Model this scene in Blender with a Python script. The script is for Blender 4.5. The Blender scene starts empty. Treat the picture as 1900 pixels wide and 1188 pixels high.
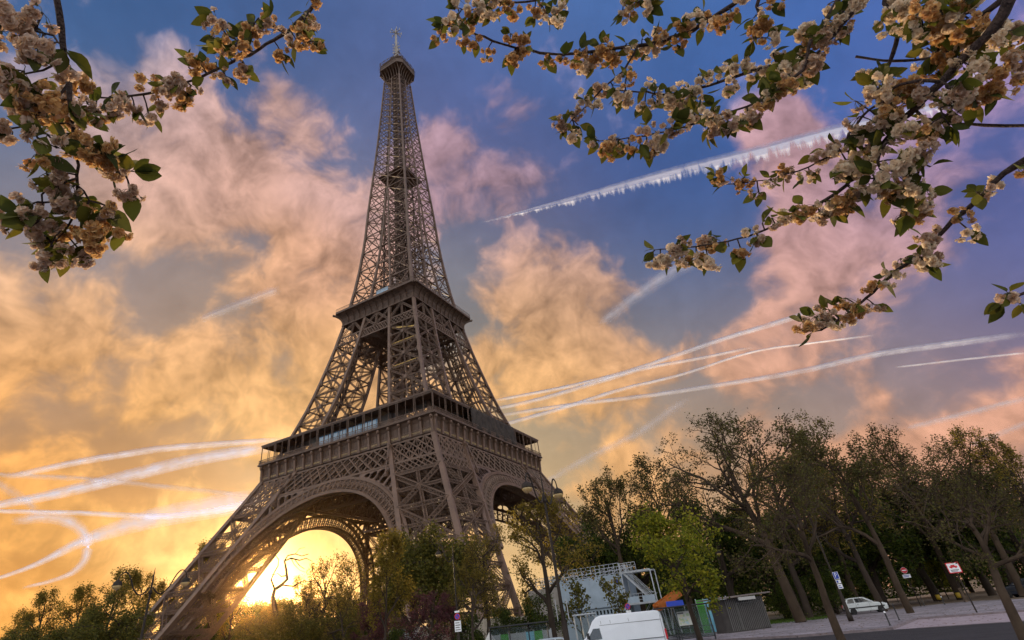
import bpy, bmesh, math, random
import numpy as np
from mathutils import Vector, Matrix, geometry

SC = bpy.context.scene
COL = SC.collection
R = math.radians
# ------------------------------------------------------------------ camera
CAM = np.array([116.126442, -156.216272, 4.52347742])
YAW, PITCH, ROLL, FPX = 0.493902319, 0.577255815, -0.110137843, 997.177706
CXO, CYO = -79.296, -71.187          # where the lens axis meets the 1900 x 1188 frame, from its middle
FW = np.array([-math.sin(YAW)*math.cos(PITCH), math.cos(YAW)*math.cos(PITCH), math.sin(PITCH)])
_r = np.array([math.cos(YAW), math.sin(YAW), 0.0]); _u = np.cross(_r, FW)
RT = math.cos(ROLL)*_r + math.sin(ROLL)*_u
UP = -math.sin(ROLL)*_r + math.cos(ROLL)*_u
cam_data = bpy.data.cameras.new('camera')
cam = bpy.data.objects.new('camera', cam_data); COL.objects.link(cam)
cam.matrix_world = Matrix(((RT[0], UP[0], -FW[0], CAM[0]), (RT[1], UP[1], -FW[1], CAM[1]), (RT[2], UP[2], -FW[2], CAM[2]), (0, 0, 0, 1)))
cam_data.sensor_width = 36.0; cam_data.lens = FPX/1900*36
cam_data.shift_x = -CXO/1900; cam_data.shift_y = CYO/1900
cam_data.clip_start = 0.05; cam_data.clip_end = 200000
SC.camera = cam
GZ = 2.2                              # street level; z = 0 is the foot of the tower

def ray(X, Y):
    d = FW + RT*(X-950-CXO)/FPX - UP*(Y-594-CYO)/FPX
    return d/np.linalg.norm(d)
def gp(X, Y, z=GZ):                   # street point seen at a photo position
    d = ray(X, Y); return CAM + d*(z-CAM[2])/d[2]
def at(X, Y, D):                      # point at horizontal distance D
    d = ray(X, Y); return CAM + d*D/math.hypot(d[0], d[1])
def cpt(X, Y, D):                     # point at straight distance D
    return CAM + ray(X, Y)*D
def lin(c):
    c = [max(0, v) for v in c]
    return tuple(((v/255)/12.92 if v/255 <= 0.04045 else ((v/255+0.055)/1.055)**2.4) for v in c)

# ------------------------------------------------------------------ sun and sky
SUN = ray(485, 1095)
SUN_EL = math.asin(SUN[2]); SUN_AZ = math.atan2(SUN[0], SUN[1])
sun_data = bpy.data.lights.new('sun', 'SUN'); sun = bpy.data.objects.new('sun', sun_data); COL.objects.link(sun)
sun_data.energy = 4.5; sun_data.angle = R(0.6); sun_data.color = (1.0, 0.72, 0.42)
sun.rotation_euler = Vector(SUN.tolist()).to_track_quat('Z', 'Y').to_euler()
SC.view_settings.view_transform = 'Standard'; SC.view_settings.look = 'None'
SC.view_settings.exposure = 0.0; SC.view_settings.gamma = 1.0
SC.cycles.max_bounces = 6; SC.cycles.diffuse_bounces = 2; SC.cycles.glossy_bounces = 2
SC.cycles.transmission_bounces = 3; SC.cycles.transparent_max_bounces = 24; SC.cycles.volume_bounces = 0
SC.cycles.sample_clamp_indirect = 3.0
SC.cycles.use_adaptive_sampling = True; SC.cycles.adaptive_threshold = 0.015; SC.cycles.adaptive_min_samples = 16

world = bpy.data.worlds.new('World'); SC.world = world; world.use_nodes = True
world.cycles.sampling_method = 'NONE'
NT = world.node_tree; NT.nodes.clear()
def nd(t, **kw):
    n = NT.nodes.new(t)
    for k, v in kw.items(): setattr(n, k, v)
    return n
def ln(a, b): NT.links.new(a, b)
def setin(s, v):
    if hasattr(v, 'is_output') or isinstance(v, bpy.types.NodeSocket): ln(v, s)
    else: s.default_value = v
def M(op, a, b=0.0, c=0.0, clamp=False):
    n = nd('ShaderNodeMath', operation=op, use_clamp=clamp)
    setin(n.inputs[0], a); setin(n.inputs[1], b); setin(n.inputs[2], c); return n.outputs[0]
def V(op, a, b=(0, 0, 0), out=0):
    n = nd('ShaderNodeVectorMath', operation=op); setin(n.inputs[0], a)
    if op == 'SCALE': setin(n.inputs['Scale'], b)
    else: setin(n.inputs[1], b)
    return n.outputs['Value'] if op in ('DOT_PRODUCT', 'LENGTH') else n.outputs[0]
def sstep(x, lo, hi):
    n = nd('ShaderNodeMapRange', interpolation_type='SMOOTHSTEP')
    setin(n.inputs[0], x); n.inputs[1].default_value = lo; n.inputs[2].default_value = hi; return n.outputs[0]
def noise(vec, scale, detail, rough=0.55, dist=0.0, color=False):
    n = nd('ShaderNodeTexNoise'); ln(vec, n.inputs['Vector']); n.inputs['Scale'].default_value = scale
    n.inputs['Detail'].default_value = detail; n.inputs['Roughness'].default_value = rough
    n.inputs['Distortion'].default_value = dist
    return n.outputs['Color' if color else 'Fac']
def mix3(f, a, b):
    n = nd('ShaderNodeMix', data_type='RGBA'); setin(n.inputs[0], f)
    setin(n.inputs[6], a); setin(n.inputs[7], b); return n.outputs[2]

DIR = V('NORMALIZE', nd('ShaderNodeTexCoord').outputs['Generated'])
# how a flat cloud deck would recede: directions thrown onto a high sheet
sep = nd('ShaderNodeSeparateXYZ'); ln(DIR, sep.inputs[0])
zz = M('ADD', M('MAXIMUM', sep.outputs[2], 0.0), 0.22)
deck = V('DIVIDE', DIR, nd('ShaderNodeCombineXYZ').outputs[0])
cmb = deck.node.inputs[1].links[0].from_node
for i in range(3): ln(zz, cmb.inputs[i])
# streaks run towards the place where the sun sets
sx = V('DOT_PRODUCT', deck, (float(math.cos(SUN_AZ+0.42)), float(-math.sin(SUN_AZ+0.42)), 0.0))
sy = V('DOT_PRODUCT', deck, (float(math.sin(SUN_AZ+0.42)), float(math.cos(SUN_AZ+0.42)), 0.0))
flow = nd('ShaderNodeCombineXYZ'); ln(M('MULTIPLY', sx, 1.25), flow.inputs[0]); ln(M('MULTIPLY', sy, 0.8), flow.inputs[1])
FLOW = flow.outputs[0]
n_big = noise(FLOW, 2.4, 6.0, 0.55, 0.6)
w0 = V('SCALE', V('SUBTRACT', noise(DIR, 7.0, 3.0, 0.5, 0.0, True), (0.5, 0.5, 0.5)), 0.10)
PUF = V('ADD', DIR, w0)
lit_way = SUN*0.6+np.array([0, 0, 0.8]); lit_way = lit_way/np.linalg.norm(lit_way)*0.022
n_puff = noise(PUF, 8.5, 10.0, 0.54)
n_puff2 = noise(V('ADD', PUF, tuple(float(q) for q in lit_way)), 8.5, 5.0, 0.54)
relief = M('SUBTRACT', n_puff, n_puff2)
w1 = V('SUBTRACT', noise(DIR, 4.5, 4.0, 0.55, 0.0, True), (0.5, 0.5, 0.5))
DW = V('NORMALIZE', V('ADD', DIR, V('SCALE', w1, 0.11)))

def rbf(vec, pts, k):
    """smooth blend of colours (and, when given, of a cloud amount) set for directions of the sky"""
    tot = acc = amt = None
    for d, c, v in pts:
        e = M('POWER', V('DOT_PRODUCT', vec, tuple(float(q) for q in d)), k+0.5)
        tot = e if tot is None else M('ADD', tot, e)
        s = V('SCALE', tuple(float(q) for q in c), e); acc = s if acc is None else V('ADD', acc, s)
        if v is not None: amt = M('MULTIPLY', e, float(v)) if amt is None else M('MULTIPLY_ADD', e, float(v), amt)
    tot = M('DIVIDE', 1.0, M('ADD', tot, 1e-9))
    return V('SCALE', acc, tot), (M('MULTIPLY', amt, tot) if amt is not None else None)

def hz(az, el):      # direction by bearing from the view (degrees, + to the right) and height
    b = -YAW + R(az); return np.array([math.sin(b)*math.cos(R(el)), math.cos(b)*math.cos(R(el)), math.sin(R(el))])
clear = [(ray(X, Y), lin(c)) for X, Y, c in [
    (40, 40, (66, 100, 150)), (400, 20, (60, 92, 142)), (1000, 40, (78, 116, 176)), (1300, 60, (78, 116, 180)), (1650, 60, (66, 108, 186)), (1880, 40, (96, 112, 170)),
    (100, 440, (112, 126, 156)), (250, 560, (156, 142, 140)), (250, 660, (192, 156, 120)), (620, 180, (84, 106, 160)), (900, 220, (90, 98, 150)), (1150, 300, (62, 88, 148)), (1300, 300, (60, 92, 154)), (1880, 330, (100, 102, 160)),
    (620, 380, (128, 128, 150)), (1000, 430, (112, 108, 138)), (1300, 500, (58, 92, 150)), (1750, 520, (72, 92, 156)), (1890, 540, (58, 86, 156)), (880, 560, (122, 128, 134)),
    (60, 560, (150, 138, 138)), (560, 560, (160, 138, 124)), (420, 820, (204, 160, 112)), (1240, 610, (96, 112, 138)), (1500, 740, (168, 148, 132)), (1300, 820, (190, 156, 124)), (960, 740, (168, 150, 124)), (1200, 690, (138, 132, 126)),
    (60, 760, (194, 152, 106)), (60, 900, (196, 138, 76)), (1040, 830, (182, 160, 126)), (1700, 790, (184, 148, 126)), (1640, 640, (132, 132, 144)),
    (40, 1090, (226, 146, 50)), (200, 1060, (234, 162, 70)), (590, 1000, (255, 244, 214)), (950, 1000, (250, 206, 140)), (1300, 960, (222, 176, 128)), (1880, 860, (196, 152, 124)), (480, 1120, (250, 178, 74))]]
clear += [(hz(a, 15), tuple(1.6*q for q in lin((190, 202, 218)))) for a in (95, 180, 265)] + [(hz(a, 50), lin((176, 194, 222))) for a in (100, 180, 260)] + [(hz(0, 80), lin((130, 150, 200)))]  # unseen sky behind the viewer, low band brightened as added fill light
cloudc = [(ray(X, Y), lin(c)) for X, Y, c in [
    (160, 120, (158, 154, 176)), (300, 300, (196, 156, 146)), (430, 320, (214, 164, 142)), (520, 480, (216, 162, 130)), (280, 440, (216, 170, 140)), (600, 330, (190, 158, 158)), (640, 470, (198, 150, 130)),
    (860, 280, (158, 130, 148)), (880, 400, (190, 148, 144)), (1000, 360, (146, 128, 160)), (1040, 480, (182, 146, 138)), (1150, 120, (126, 132, 178)), (1450, 360, (190, 150, 158)), (1430, 470, (184, 142, 144)), (1580, 500, (204, 158, 140)), (1750, 360, (156, 130, 172)), (1780, 440, (176, 144, 158)),
    (1880, 240, (156, 134, 180)), (1400, 620, (190, 142, 120)), (1160, 560, (190, 150, 126)), (60, 610, (228, 168, 104)), (350, 620, (212, 164, 118)), (300, 720, (232, 174, 108)), (540, 700, (232, 176, 112)), (40, 500, (186, 160, 146)),
    (1000, 650, (238, 182, 116)), (1110, 720, (214, 162, 108)), (1330, 720, (190, 144, 114)), (1850, 700, (204, 150, 126)), (1100, 830, (226, 170, 106)), (1740, 750, (216, 158, 126)), (1560, 780, (208, 154, 116)),
    (40, 860, (228, 160, 82)), (300, 960, (238, 184, 108)), (380, 1010, (248, 212, 150)), (60, 1010, (238, 160, 66))]]
cloudc += [(hz(a, 25), tuple(1.7*q for q in lin((240, 236, 232)))) for a in (80, 110, 140, 170, 200, 230, 270)] + [(hz(a, 65), tuple(1.3*q for q in lin((226, 230, 240)))) for a in (90, 180, 270)]  # added bright clouds behind the viewer, fill for faces turned this way
dens = [(ray(X, Y), v) for X, Y, v in [
    (150, 160, .55), (260, 40, .25), (420, 30, .12), (600, 60, .15), (680, 150, .2), (330, 200, .62), (450, 150, .42), (560, 230, .62), (20, 300, .25), (200, 300, .75), (300, 320, .95), (440, 320, .98), (640, 330, .55), (110, 450, .1), (40, 490, .75), (20, 400, .3), (190, 470, .62), (300, 420, .9), (560, 520, .85), (300, 530, .12), (400, 565, .35), (230, 560, .35), (120, 555, .55), (450, 540, .6), 
    (850, 60, .1), (1150, 60, .25), (1300, 100, .3), (1150, 160, .5), (1600, 150, .12), (1880, 130, .45), (860, 160, .35), (960, 220, .4), (840, 300, .7), (950, 330, .75), (1060, 330, .55), (1140, 300, .15), (1300, 350, .15), (1060, 450, .5), (1180, 400, .12), (1290, 430, .1), (1420, 330, .75), (1500, 260, .8), (1750, 330, .6), (1860, 280, .6), (1880, 420, .3), (1400, 440, .85), (1580, 520, .95), (1540, 570, .9), (1660, 420, .6), (1780, 430, .85), (1680, 520, .4), (1760, 560, .08), (1880, 540, .05),
    (1120, 520, .75), (1180, 470, .25), (1250, 560, .2), (1420, 570, .55), (985, 555, .45), (900, 555, .05), (930, 500, .45), (880, 590, .15), (905, 650, .95), (930, 615, .85), (980, 640, 1.0), (1050, 610, 1.0), (1080, 560, .6), (1120, 640, .9), (1020, 700, .95), (1200, 620, .35), (1290, 640, .3), (1400, 650, .85), (1340, 700, .75), (1480, 620, .4), (1870, 600, .7), (1860, 690, .5), (1690, 690, .15), (1780, 650, .25), (1500, 725, .2), (1640, 600, .12), (1780, 600, .1), (1560, 690, .55),
    (60, 610, 1.0), (150, 600, .9), (230, 640, .35), (330, 640, .6), (140, 680, .7), (40, 690, 1.0), (480, 640, .6), (520, 720, .9), (400, 700, 1.0), (280, 730, .9), (130, 745, .25), (470, 770, .5), (560, 640, .75), (100, 770, .85), (60, 815, .15), (220, 790, .6), (240, 835, .15), (400, 830, .1), (500, 785, .8), (20, 860, .9), (300, 900, .3), (150, 960, .3), (380, 960, .8), (60, 1020, .6), (200, 1040, .5), (300, 1030, .9), (60, 1110, .2),
    (930, 720, .5), (1100, 770, .8), (1010, 775, .2), (1000, 830, .15), (1190, 740, .3), (1130, 840, .75), (1250, 800, .3), (1550, 790, .9), (1740, 745, .9), (1850, 780, .6), (1000, 950, .4)]]
dens += [(hz(a, e), v) for a, e, v in [(95, 30, .85), (140, 30, .9), (180, 30, .9), (220, 30, .9), (265, 30, .85), (180, 65, .7), (0, 85, .4)]]  # thickens the added cloud bank behind the viewer that carries the fill
def near_colour(d):
    w = [math.exp(120*(float(np.dot(d, q))-1)) for q, _ in cloudc]; t = sum(w)+1e-12
    return [sum(wi*c[i] for wi, (_, c) in zip(w, cloudc))/t for i in range(3)]
F_clear, _ = rbf(DIR, [(d, c, None) for d, c in clear], 60)
F_cloud, F_dens = rbf(DW, [(d, near_colour(d), v) for d, v in dens], 300)
nz = M('ADD', M('MULTIPLY', M('SUBTRACT', n_big, 0.5), 0.45), M('MULTIPLY', M('SUBTRACT', n_puff, 0.5), 1.35))
amount = M('ADD', F_dens, nz)
mask = sstep(amount, 0.38, 0.68)
shade = M('ADD', 0.97, M('ADD', M('MULTIPLY', relief, 2.8), M('MULTIPLY', M('SUBTRACT', n_puff, 0.5), 0.5)))
cloud_col = V('SCALE', F_cloud, shade)
clear_col = V('SCALE', F_clear, M('ADD', 0.93, M('ADD', M('MULTIPLY', M('SUBTRACT', n_big, 0.5), 0.45), M('MULTIPLY', relief, 0.5))))
skytex = nd('ShaderNodeTexSky', sky_type='NISHITA'); skytex.sun_disc = False
skytex.sun_elevation = SUN_EL; skytex.sun_rotation = SUN_AZ
air = V('SCALE', skytex.outputs[0], 0.006)
base = V('ADD', mix3(mask, clear_col, cloud_col), air)
# the sun itself and the bright air round it
sd = V('DOT_PRODUCT', DIR, tuple(float(q) for q in SUN))
glow = M('ADD', M('MULTIPLY', M('EXPONENT', M('MULTIPLY_ADD', sd, 260.0, -260.0)), 0.06), M('MULTIPLY', M('EXPONENT', M('MULTIPLY_ADD', sd, 2500.0, -2500.0)), 0.35))
disc = M('MULTIPLY', sstep(sd, math.cos(R(0.80)), math.cos(R(0.60))), 12.0)
base = V('ADD', base, V('ADD', V('SCALE', (1.0, 0.66, 0.30), glow), V('SCALE', (1.0, 0.88, 0.6), disc)))
bg = nd('ShaderNodeBackground'); ln(base, bg.inputs[0]); bg.inputs[1].default_value = 1.0
wo = nd('ShaderNodeOutputWorld'); ln(bg.outputs[0], wo.inputs[0])
# ------------------------------------------------------------------ helpers
class MB:
    """collects boxes, bars and tubes; build() links them as ONE mesh object"""
    def __init__(self): self.v = []; self.f = []; self.mi = []; self.cur = 0
    def face(self, idx): self.f.append(idx); self.mi.append(self.cur)
    def poly(self, pts):
        n = len(self.v); self.v += [tuple(map(float, p)) for p in pts]; self.face(tuple(range(n, n+len(pts))))
    def bar(self, a, b, w, h=None, up=(0, 0, 1)):
        h = h or w
        a = np.asarray(a, float); b = np.asarray(b, float); d = b-a; L = np.linalg.norm(d)
        if L < 1e-6: return
        d /= L; u = np.asarray(up, float)
        s = np.cross(d, u)
        if np.linalg.norm(s) < 1e-3: s = np.cross(d, (1.0, 0.3, 0.0))
        s /= np.linalg.norm(s); t = np.cross(s, d)
        s = s*w/2; t = t*h/2; n = len(self.v)
        for e in (a, b):
            for q in (-s-t, s-t, s+t, -s+t): self.v.append(tuple(e+q))
        for q in ((0, 1, 5, 4), (1, 2, 6, 5), (2, 3, 7, 6), (3, 0, 4, 7), (3, 2, 1, 0), (4, 5, 6, 7)):
            self.face(tuple(n+i for i in q))
    def box(self, lo, hi):
        x0, y0, z0 = lo; x1, y1, z1 = hi; n = len(self.v)
        self.v += [(x0, y0, z0), (x1, y0, z0), (x1, y1, z0), (x0, y1, z0), (x0, y0, z1), (x1, y0, z1), (x1, y1, z1), (x0, y1, z1)]
        for q in ((0, 3, 2, 1), (4, 5, 6, 7), (0, 1, 5, 4), (1, 2, 6, 5), (2, 3, 7, 6), (3, 0, 4, 7)): self.face(tuple(n+i for i in q))
    def tube(self, pts, radii, n=8, cap=True):
        pts = [np.asarray(p, float) for p in pts]; k0 = len(self.v)
        ref = None
        for i, p in enumerate(pts):
            d = pts[min(i+1, len(pts)-1)]-pts[max(i-1, 0)]; d = d/(np.linalg.norm(d)+1e-12)
            if ref is None:
                ref = np.cross(d, (0.0, 0.0, 1.0))
                if np.linalg.norm(ref) < 1e-3: ref = np.array([1.0, 0, 0])
            ref = ref-d*np.dot(ref, d); ref /= np.linalg.norm(ref)+1e-12
            t = np.cross(d, ref); r = radii[i] if hasattr(radii, '__len__') else radii
            for k in range(n):
                a = 2*math.pi*k/n; self.v.append(tuple(p+r*(math.cos(a)*ref+math.sin(a)*t)))
        for i in range(len(pts)-1):
            for k in range(n):
                a = k0+i*n+k; b = k0+i*n+(k+1) % n; self.face((a, b, b+n, a+n))
        if cap:
            self.face(tuple(k0+k for k in reversed(range(n)))); e = k0+(len(pts)-1)*n
            self.face(tuple(e+k for k in range(n)))
    def lathe(self, prof, c=(0, 0, 0), n=16, axis='z'):
        k0 = len(self.v)
        for r, z in prof:
            for k in range(n):
                a = 2*math.pi*k/n
                q = (r*math.cos(a), r*math.sin(a), z)
                if axis == 'y': q = (q[0], q[2], q[1])
                elif axis == 'x': q = (q[2], q[0], q[1])
                self.v.append((c[0]+q[0], c[1]+q[1], c[2]+q[2]))
        for i in range(len(prof)-1):
            for k in range(n):
                a = k0+i*n+k; b = k0+i*n+(k+1) % n; self.face((a, b, b+n, a+n))
        self.face(tuple(k0+k for k in reversed(range(n)))); e = k0+(len(prof)-1)*n; self.face(tuple(e+k for k in range(n)))
    def lattice(self, a, b, w, rail=0.16, web=0.09, cells=None):
        """a box girder of four corner rails with crossing webs"""
        a = np.asarray(a, float); b = np.asarray(b, float); d = b-a; L = np.linalg.norm(d); d /= L
        s = np.cross(d, (0, 0, 1.0))
        if np.linalg.norm(s) < 1e-3: s = np.array([1.0, 0, 0])
        s /= np.linalg.norm(s); t = np.cross(s, d); h = w/2
        c = [s*i*h+t*j*h for i, j in ((-1, -1), (1, -1), (1, 1), (-1, 1))]
        for q in c: self.bar(a+q, b+q, rail, up=t)
        n = cells or max(2, int(round(L/w)))
        for k in range(n):
            p0 = a+d*L*k/n; p1 = a+d*L*(k+1)/n
            for i in range(4):
                q, r2 = c[i], c[(i+1) % 4]
                self.bar(p0+q, p1+r2, web); self.bar(p0+r2, p1+q, web)
    def build(self, name, mat, parent=None, smooth=False, shade_auto=None):
        me = bpy.data.meshes.new(name); me.from_pydata(self.v, [], self.f); me.update()
        for m in (mat if isinstance(mat, (list, tuple)) else [mat]): me.materials.append(m)
        if isinstance(mat, (list, tuple)): me.polygons.foreach_set('material_index', self.mi)
        if smooth: me.polygons.foreach_set('use_smooth', [True]*len(me.polygons))
        o = bpy.data.objects.new(name, me); COL.objects.link(o)
        if parent: o.parent = parent
        return o
def tag(o, label=None, cat=None, group=None, kind=None):
    if label: o['label'] = label
    if cat: o['category'] = cat
    if group: o['group'] = group
    if kind: o['kind'] = kind
    return o
def thing(name, label, cat, loc=(0, 0, 0), rz=0.0, group=None):
    o = bpy.data.objects.new(name, None); COL.objects.link(o); o.location = tuple(float(q) for q in loc)
    o.rotation_euler = (0, 0, rz); o.empty_display_size = 0.3
    return tag(o, label, cat, group)
def copy_tree(o, parent=None):
    c = o.copy(); COL.objects.link(c)
    if parent: c.parent = parent
    for ch in list(o.children): copy_tree(ch, c)
    return c

def mat(name, col, rough=0.7, metal=0.0, spec=0.5, var=0.0, scale=3.0, var2=None, bump=0.0, bscale=20.0, trans=0.0):
    """surface with broken-up colour (noise between two shades of it) and a little relief"""
    m = bpy.data.materials.new(name); m.use_nodes = True; t = m.node_tree; b = t.nodes['Principled BSDF']
    b.inputs['Roughness'].default_value = rough; b.inputs['Metallic'].default_value = metal
    b.inputs['Specular IOR Level'].default_value = spec
    c = (*col, 1.0)
    tc = t.nodes.new('ShaderNodeTexCoord')
    if var > 0:
        n = t.nodes.new('ShaderNodeTexNoise'); n.inputs['Scale'].default_value = scale; n.inputs['Detail'].default_value = 5.0; n.inputs['Roughness'].default_value = 0.65
        t.links.new(tc.outputs['Object'], n.inputs['Vector'])
        r = t.nodes.new('ShaderNodeMapRange'); r.inputs[1].default_value = 0.32; r.inputs[2].default_value = 0.68; t.links.new(n.outputs['Fac'], r.inputs[0])
        mx = t.nodes.new('ShaderNodeMix'); mx.data_type = 'RGBA'; t.links.new(r.outputs[0], mx.inputs[0])
        mx.inputs[6].default_value = (*[q*(1-var) for q in col], 1.0)
        mx.inputs[7].default_value = (*(var2 or [min(1, q*(1+var)) for q in col]), 1.0)
        t.links.new(mx.outputs[2], b.inputs['Base Color']); csock = mx.outputs[2]
    else:
        b.inputs['Base Color'].default_value = c; csock = None
    if bump > 0:
        n2 = t.nodes.new('ShaderNodeTexNoise'); n2.inputs['Scale'].default_value = bscale; n2.inputs['Detail'].default_value = 4.0
        t.links.new(tc.outputs['Object'], n2.inputs['Vector'])
        bp = t.nodes.new('ShaderNodeBump'); bp.inputs['Strength'].default_value = bump; bp.inputs['Distance'].default_value = 0.05
        t.links.new(n2.outputs['Fac'], bp.inputs['Height']); t.links.new(bp.outputs[0], b.inputs['Normal'])
    if trans > 0:
        tr = t.nodes.new('ShaderNodeBsdfTranslucent')
        if csock: t.links.new(csock, tr.inputs[0])
        else: tr.inputs[0].default_value = c
        ms = t.nodes.new('ShaderNodeMixShader'); ms.inputs[0].default_value = trans
        t.links.new(b.outputs[0], ms.inputs[1]); t.links.new(tr.outputs[0], ms.inputs[2])
        t.links.new(ms.outputs[0], t.nodes['Material Output'].inputs[0])
    return m
def glass_mat(name, col, rough=0.06):
    m = bpy.data.materials.new(name); m.use_nodes = True; b = m.node_tree.nodes['Principled BSDF']
    b.inputs['Base Color'].default_value = (*col, 1); b.inputs['Roughness'].default_value = rough
    b.inputs['Specular IOR Level'].default_value = 0.9; b.inputs['IOR'].default_value = 1.6
    return m

# ------------------------------------------------------------------ the tower
IRON = mat('tower_paint', (0.145, 0.088, 0.060), 0.55, 0.0, 0.4, 0.22, 0.25)
IRON_SHADED = mat('tower_paint_shaded', (0.108, 0.066, 0.046), 0.6, 0.0, 0.4, 0.28, 0.5)  # same tower paint, shade of the recesses put into a darker colour
GOLD = mat('gilded_letters', (0.42, 0.30, 0.14), 0.5)
STONE = mat('plinth_stone', (0.33, 0.29, 0.24), 0.85, 0, 0.3, 0.25, 0.8, None, 0.3, 6)
NETM = mat('dark_netting', (0.06, 0.05, 0.045), 0.9, 0, 0.1, 0.35, 0.6)
BLUEG = glass_mat('blue_glass', (0.16, 0.34, 0.52), 0.05)
DARKW = mat('dark_pavilion', (0.085, 0.066, 0.052), 0.5, 0, 0.5, 0.3, 0.4)
LAMPLIT = mat('lamplit_yellow_iron', (0.62, 0.40, 0.10), 0.6)  # lamplight on the iron, put into the colour as yellow
PZ = [0, 10, 20, 30, 40, 47, 52, 57.4, 67.7, 78, 89, 100, 109, 115, 124, 140, 155, 171, 190, 204, 216, 240, 267, 276]
PO = [62.4, 56.4, 50.9, 45.6, 40.3, 36.5, 34.0, 31.9, 28.1, 24.7, 21.9, 19.3, 17.5, 16.3, 14.85, 12.9, 11.7, 10.9, 9.6, 8.7, 7.95, 6.6, 5.3, 5.0]
WZ = [0, 52, 57.4, 67, 83, 111, 116, 127, 146, 160, 181, 195, 300]
WW = [15.3, 15.3, 14.6, 14.0, 13.0, 11.2, 10.7, 10.2, 10.1, 10.1, 9.75, 8.95, 3.0]
def po(z): return float(np.interp(z, PZ, PO))
def pw(z): return float(np.interp(z, WZ, WW))
def pi_(z): return max(0.22, po(z)-pw(z))
tower = thing('lattice_tower', 'tall brown wrought iron lattice tower rising into the clouds on four arched legs', 'tower')

def leg_cols(z):      # outer, two side and inner column of the leg nearest the camera
    o, i = po(z), pi_(z); return [np.array([o, -o, z]), np.array([i, -o, z]), np.array([i, -i, z]), np.array([o, -i, z])]
def leg_section(z0, nodes, col_w, brace_w, rw=.15, ww=.09):
    mb = MB(); zs = sorted(set([z0]+nodes))
    fine = sorted(set(zs+[(a+b)/2 for a, b in zip(zs, zs[1:])]))
    for a, b in zip(fine, fine[1:]):
        A, B = leg_cols(a), leg_cols(b)
        for k in range(4): mb.bar(A[k], B[k], col_w*(1.0 if k != 2 else .9), up=(1, 0, 0))
    for a, b in zip(nodes, nodes[1:]):
        A, B = leg_cols(a), leg_cols(b); m = (a+b)/2; C = leg_cols(m)
        for k in range(4):
            j = (k+1) % 4; mid = (C[k]+C[j])/2
            mb.lattice(A[k], B[j], brace_w, rw, ww); mb.lattice(A[j], B[k], brace_w, rw, ww)
            mb.lattice(B[k], B[j], brace_w*.9, rw, ww)
            mb.lattice((A[k]+A[j])/2, (B[k]+B[j])/2, brace_w*.7, rw*.9, ww)
            mb.lattice(C[k], C[j], brace_w*.7, rw*.9, ww)
            mb.box(tuple(mid-.55), tuple(mid+.55))
            for P in (B[k], B[j], C[k], C[j]):
                q = P+(mid-P)/np.linalg.norm(mid-P)*1.0
                mb.bar(P, q, .5, 1.7)
        # cross bracing through the inside of the leg
        mb.lattice(B[0], B[2], brace_w*.7, rw*.9, ww); mb.lattice(B[1], B[3], brace_w*.7, rw*.9, ww)
    return mb
def panel(mb, P00, P10, P01, P11, n, w, wv=None, span=2, double=False):
    """flat lattice between two rails: P00-P10 the lower, P01-P11 the upper edge, n cells"""
    P00, P10, P01, P11 = [np.asarray(q, float) for q in (P00, P10, P01, P11)]
    lo = lambda t: P00+(P10-P00)*t; hi = lambda t: P01+(P11-P01)*t
    for k in range(-span+1, n):
        t0, t1 = k/n, (k+span)/n
        def clip(f0, f1, ta, tb):
            a0, a1 = max(0, -ta/(tb-ta)) if ta < 0 else 0, ((1-ta)/(tb-ta) if tb > 1 else 1)
            p = f0(ta)+(f1(tb)-f0(ta))*a0; q = f0(ta)+(f1(tb)-f0(ta))*a1; mb.bar(p, q, w)
        clip(lo, hi, t0, t1); clip(hi, lo, t0, t1)
    if wv:
        for k in range(n+1): mb.bar(lo(k/n), hi(k/n), wv)

lower = leg_section(3.0, [3.0, 12.0, 21.6, 31.4, 41.3], 1.25, 1.0, .13, .065)
for a, b in ((41.3, 45.0), (45.0, 51.6), (51.6, 57.4)):
    A, B = leg_cols(a), leg_cols(b)
    for k in range(4):
        lower.bar(A[k], B[k], 1.25, up=(1, 0, 0)); j = (k+1) % 4
        lower.bar(A[k], A[j], .45, .55); lower.bar(B[k], B[j], .4)
        if a == 41.3: panel(lower, A[k], A[j], B[k], B[j], 8, .26, None, 2)
        elif a == 45.0: panel(lower, A[k], A[j], B[k], B[j], 5, .34, .2, 2); panel(lower, A[k]*.999, A[j]*.999, B[k]*.999, B[j]*.999, 5, .16, None, 1)
        else: panel(lower, A[k], A[j], B[k], B[j], 4, .35, None, 1)
leg = lower.build('leg', IRON, tower)
upper = leg_section(57.4, [57.4, 70.6, 81.2, 91.3, 101.4], 0.95, .5, .10, .04)
A, B, C = leg_cols(101.4), leg_cols(104.8), leg_cols(110.7)
for k in range(4):
    j = (k+1) % 4
    upper.bar(A[k], B[k], 1.05, up=(1, 0, 0)); upper.bar(B[k], C[k], 1.05, up=(1, 0, 0)); upper.bar(C[k], leg_cols(116.3)[k], 1.0, up=(1, 0, 0))
    upper.bar(A[k], A[j], .35); upper.bar(B[k], B[j], .35)
    panel(upper, A[k], A[j], B[k], B[j], 8, .2, None, 2)
    upper.lattice(B[k], (C[k]+C[j])/2, .7, .12, .08); upper.lattice(B[j], (C[k]+C[j])/2, .7, .12, .08); upper.lattice((B[k]+B[j])/2, (C[k]+C[j])/2, .6, .12, .08)
upper_leg = upper.build('upper_leg', IRON, tower)
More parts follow.
